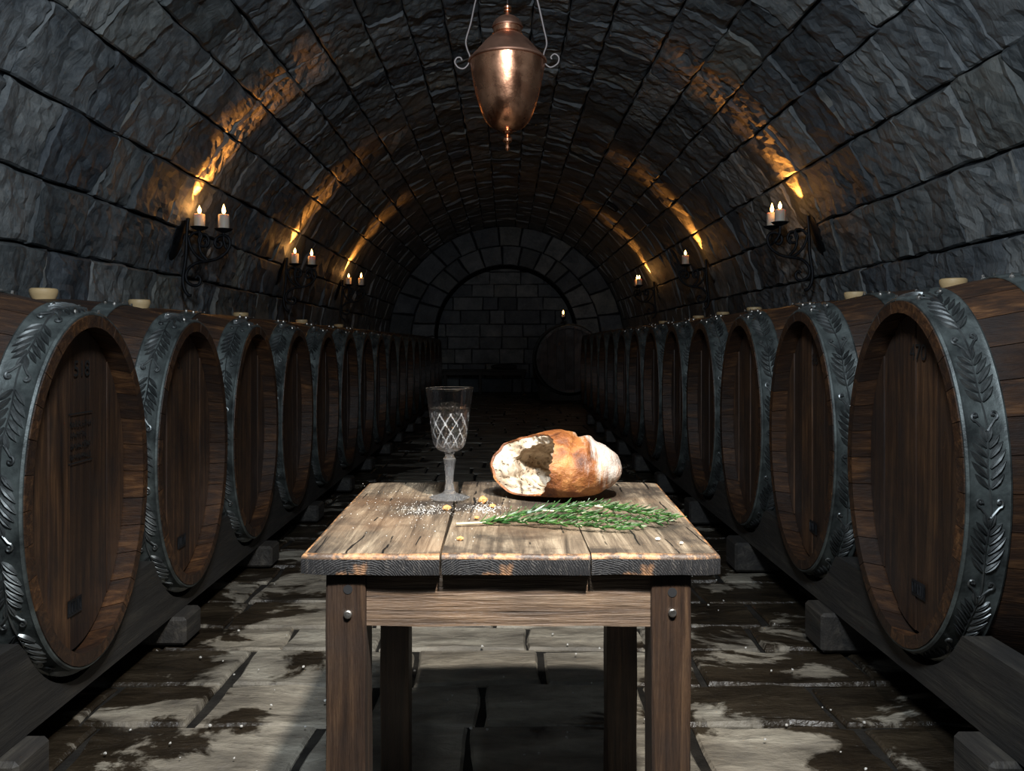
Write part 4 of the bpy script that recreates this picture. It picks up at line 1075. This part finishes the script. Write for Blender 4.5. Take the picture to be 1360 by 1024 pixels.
    light('sconce_uplight', 'SPOT', p0, 120.0, (1.0, 0.34, 0.055), p1, spot_size=math.radians(62), spot_blend=1.0, shadow_soft_size=0.01)
cl = [(0.15, 0.0, 0.078), (0.345, 0.0, 0.062)]
on_t, on_b = 'on the table-side cup', 'on the back-wall-side cup'
cr_ = [(0.315, -0.075, 0.085), (0.325, 0.10, 0.075)]
WL, WR = 'bench-side wall', 'big-cask-side wall'
for k, (y, o) in enumerate(((6.65, 'first'), (9.66, 'second'), (12.96, 'third'))): sconce('L', k, y, 2.035, cl, f'{o} sconce from the table, {WL}')
for k, (y, o) in enumerate(((6.95, 'first'), (10.5, 'second'), (14.2, 'third'))): sconce('R', k, y, 2.10, cr_ if k != 1 else [(0.315, 0.0, 0.085)], f'{o} sconce from the table, {WR}')

# ------------------------------------------------------------------ far end: big cask, candle, bench, sack, vent
CY = 17.2; CX = (757 - VX) * CY / F; CR = 0.69; CZ = H - (477 - VY) * CY / F
ck = tag(link('round_cask', None, None, (CX, CY, CZ - 0.78)), 'big dark round cask standing head-on at the far end beside the bench', 'cask')
def cask_r(u): return CR + 0.07 * (1 - (2 * u / 1.3 - 1) ** 2)
n = 26
for k in range(n):
    mb = MB(); vs = []; a0, a1 = 2 * PI * k / n + .004, 2 * PI * (k + 1) / n - .004
    for u in [1.3 * i / 6 for i in range(7)]:
        for r_ in (cask_r(u), cask_r(u) - 0.05):
            for a in (a0, (a0 + a1) / 2, a1): vs.append((r_ * math.cos(a), u, 0.78 + r_ * math.sin(a)))
    fs = []
    for i in range(6):
        a = i * 6; b = a + 6
        fs += [(a, b, b+1, a+1), (a+1, b+1, b+2, a+2), (a+3, a+4, b+4, b+3), (a+4, a+5, b+5, b+4), (a, a+3, b+3, b), (a+2, b+2, b+5, a+5)]
    fs += [(0, 1, 4, 3), (1, 2, 5, 4)]
    mb.add(vs, fs); link('stave', mb.mesh('stave', M['stave']), ck)
for k in range(7):
    mb = MB(); r_ = CR - 0.045; x0 = -r_ + 2 * r_ * k / 7 + .003; x1 = -r_ + 2 * r_ * (k + 1) / 7 - .003; xs = [x0 + (x1 - x0) * i / 5 for i in range(6)]
    zz = [math.sqrt(max(0.001, r_ * r_ - x * x)) for x in xs]
    f = [(x, 0.09, 0.78 - z) for x, z in zip(xs, zz)] + [(x, 0.09, 0.78 + z) for x, z in reversed(list(zip(xs, zz)))]; m = len(f)
    mb.add(f + [(p[0], 0.13, p[2]) for p in f], [tuple(range(m)), tuple(range(2*m-1, m-1, -1))] + [(i, m+i, m+(i+1) % m, (i+1) % m) for i in range(m)])
    link('head_board', mb.mesh('head_board', M['head']), ck)
for u0, u1 in ((0.004, 0.11), (0.30, 0.38)):
    mb = MB(); vs = []; nn = 48
    for i in range(nn):
        a = 2 * PI * i / nn
        for u, o_ in ((u0, 0), (u0, .007), (u1, .007), (u1, 0)): vs.append(((cask_r(u) + o_) * math.cos(a), u, 0.78 + (cask_r(u) + o_) * math.sin(a)))
    mb.add(vs, [(i*4+j, ((i+1) % nn)*4+j, ((i+1) % nn)*4+j+1, i*4+j+1) for i in range(nn) for j in range(3)])
    link('hoop', smooth_angle(mb.mesh('hoop', M['hoop']), 40), ck)
zb_c = CZ - 0.76
for k, yo in enumerate((0.18, 0.95)):
    mb = MB(); n_ = 24; vs = []; w_ = 0.62; zbase = 0.014
    for i in range(n_ + 1):
        x = -w_ + 2 * w_ * i / n_; rr = cask_r(0.65) + 0.012
        zt = CZ - math.sqrt(rr * rr - x * x)
        for y_ in (0, 0.14): vs += [(x, y_, zbase), (x, y_, min(zt, 0.32))]
    fs = []
    for i in range(n_):
        a = i * 4; b = a + 4
        fs += [(a, b, b+1, a+1), (a+2, a+3, b+3, b+2), (a+1, b+1, b+3, a+3), (a, a+2, b+2, b)]
    fs += [(0, 1, 3, 2), (n_*4, n_*4+2, n_*4+3, n_*4+1)]
    mb.add(vs, fs)
    tag(link('cask_cradle', mb.mesh('cask_cradle', M['beam']), None, (CX, CY + yo, 0)), f'curved timber cradle under the {"head" if k == 0 else "rear"} of the big round cask', 'cradle', 'cask cradles')
cz = CZ + cask_r(0.25) + 0.001; hx, hy = (748 - VX) * (CY + .25) / F, CY + 0.25
hl = tag(link('candle_holder', None, None, (hx, hy, cz + 0.006)), 'small dark stemmed holder with a glass cup on top of the big cask', 'candle holder')
mb = MB(); mb.lathe([(0.0, 0.0), (0.055, 0.0), (0.055, 0.01), (0.022, 0.025), (0.02, 0.08), (0.05, 0.11), (0.062, 0.14), (0.0, 0.14)], 16); link('stem', smooth_angle(mb.mesh('stem', M['iron']), 40), hl)
mb = MB(); mb.lathe([(0.062, 0.14), (0.068, 0.20), (0.068, 0.27), (0.064, 0.27), (0.064, 0.20), (0.058, 0.142)], 20); link('glass_cup', smooth_angle(mb.mesh('glass_cup', M['glass']), 40), hl)
c = tag(link('candle', None, None, (hx, hy, cz + 0.149)), 'thin lit candle inside the glass cup on the big round cask', 'candle')
mb = MB(); mb.lathe([(0.0, 0.0), (0.028, 0.0), (0.028, 0.05), (0.0, 0.052)], 14); link('wax_body', mb.mesh('wax_body', M['wax']), c)
mb = MB(); mb.lathe([(0.0, 0.054), (0.016, 0.08), (0.014, 0.11), (0.0, 0.15)], 10); link('flame', smooth_angle(mb.mesh('flame', M['flame']), 60), c)
light('candle_light', 'POINT', (hx, hy - 0.02, cz + 0.36), 1.2, (1.0, 0.6, 0.35), shadow_soft_size=0.03)
BX0, BX1, BY = -1.52, 0.48, YB + 0.12; BZ = 0.58
bn = tag(link('bench', None, None, ((BX0 + BX1) / 2, BY, 0.014)), 'low dark wooden bench in the bay under the back arch', 'bench')
hw = (BX1 - BX0) / 2
for k in range(3):
    mb = MB(); mb.box((-hw, 0.13 * k + 0.003, BZ - 0.05), (hw, 0.13 * k + 0.127, BZ)); link('seat_plank', bevel_mesh(mb.mesh('seat_plank', M['bench']), 0.006, 1), bn)
for x in (-hw + 0.05, -0.12, hw - 0.11):
    for y_ in (0.02, 0.31):
        mb = MB(); mb.box((x, y_, 0), (x + 0.06, y_ + 0.06, BZ - 0.05)); link('leg', mb.mesh('leg', M['bench']), bn)
mb = MB(); mb.box((-hw + 0.02, 0.04, BZ - 0.13), (hw - 0.02, 0.065, BZ - 0.05)); link('rail', mb.mesh('rail', M['bench']), bn)
mb = MB(); vs = []
for i in range(13):
    for k in range(16):
        th = PI * i / 12; ph = 2 * PI * k / 16; p = Vector((0.30 * math.cos(th), 0.15 * math.sin(th) * math.cos(ph), 0.10 * math.sin(th) * math.sin(ph) * (1.1 - .6 * i / 12)))
        p *= 1 + 0.35 * noise.noise(p * 7); vs.append((p.x, p.y, max(p.z + 0.06, 0.0)))
mb.add(vs, [(i*16+k, i*16+(k+1) % 16, (i+1)*16+(k+1) % 16, (i+1)*16+k) for i in range(12) for k in range(16)])
tag(link('sack', smooth_angle(mb.mesh('sack', M['cloth']), 60), None, (-0.05, BY + 0.2, BZ + 0.016)), 'crumpled dark sack lying on the back bench', 'sack')
# vent opening high in the vault, its shaded inside painted black
a = math.atan2(815 - VX, VY - 272); vy = R * F / math.hypot(815 - VX, VY - 272)
vp = Vector(((R - 0.03) * math.sin(a), vy, ZC + (R - 0.03) * math.cos(a))); vn = Vector((-math.sin(a), 0, -math.cos(a)))
mb = MB(); mb.lathe([(0.0, -0.03), (0.085, -0.03), (0.085, 0.03), (0.105, 0.035), (0.11, 0.0), (0.11, -0.05)], 18)
vt = link('vent_cap', None, None, vp); vt.rotation_euler = vn.to_track_quat('Z', 'Y').to_euler()
tag(vt, 'small round black vent set in the vault above the big-cask row', 'vent')
link('vent_ring', smooth_angle(mb.mesh('vent_ring', M['black']), 40), vt)
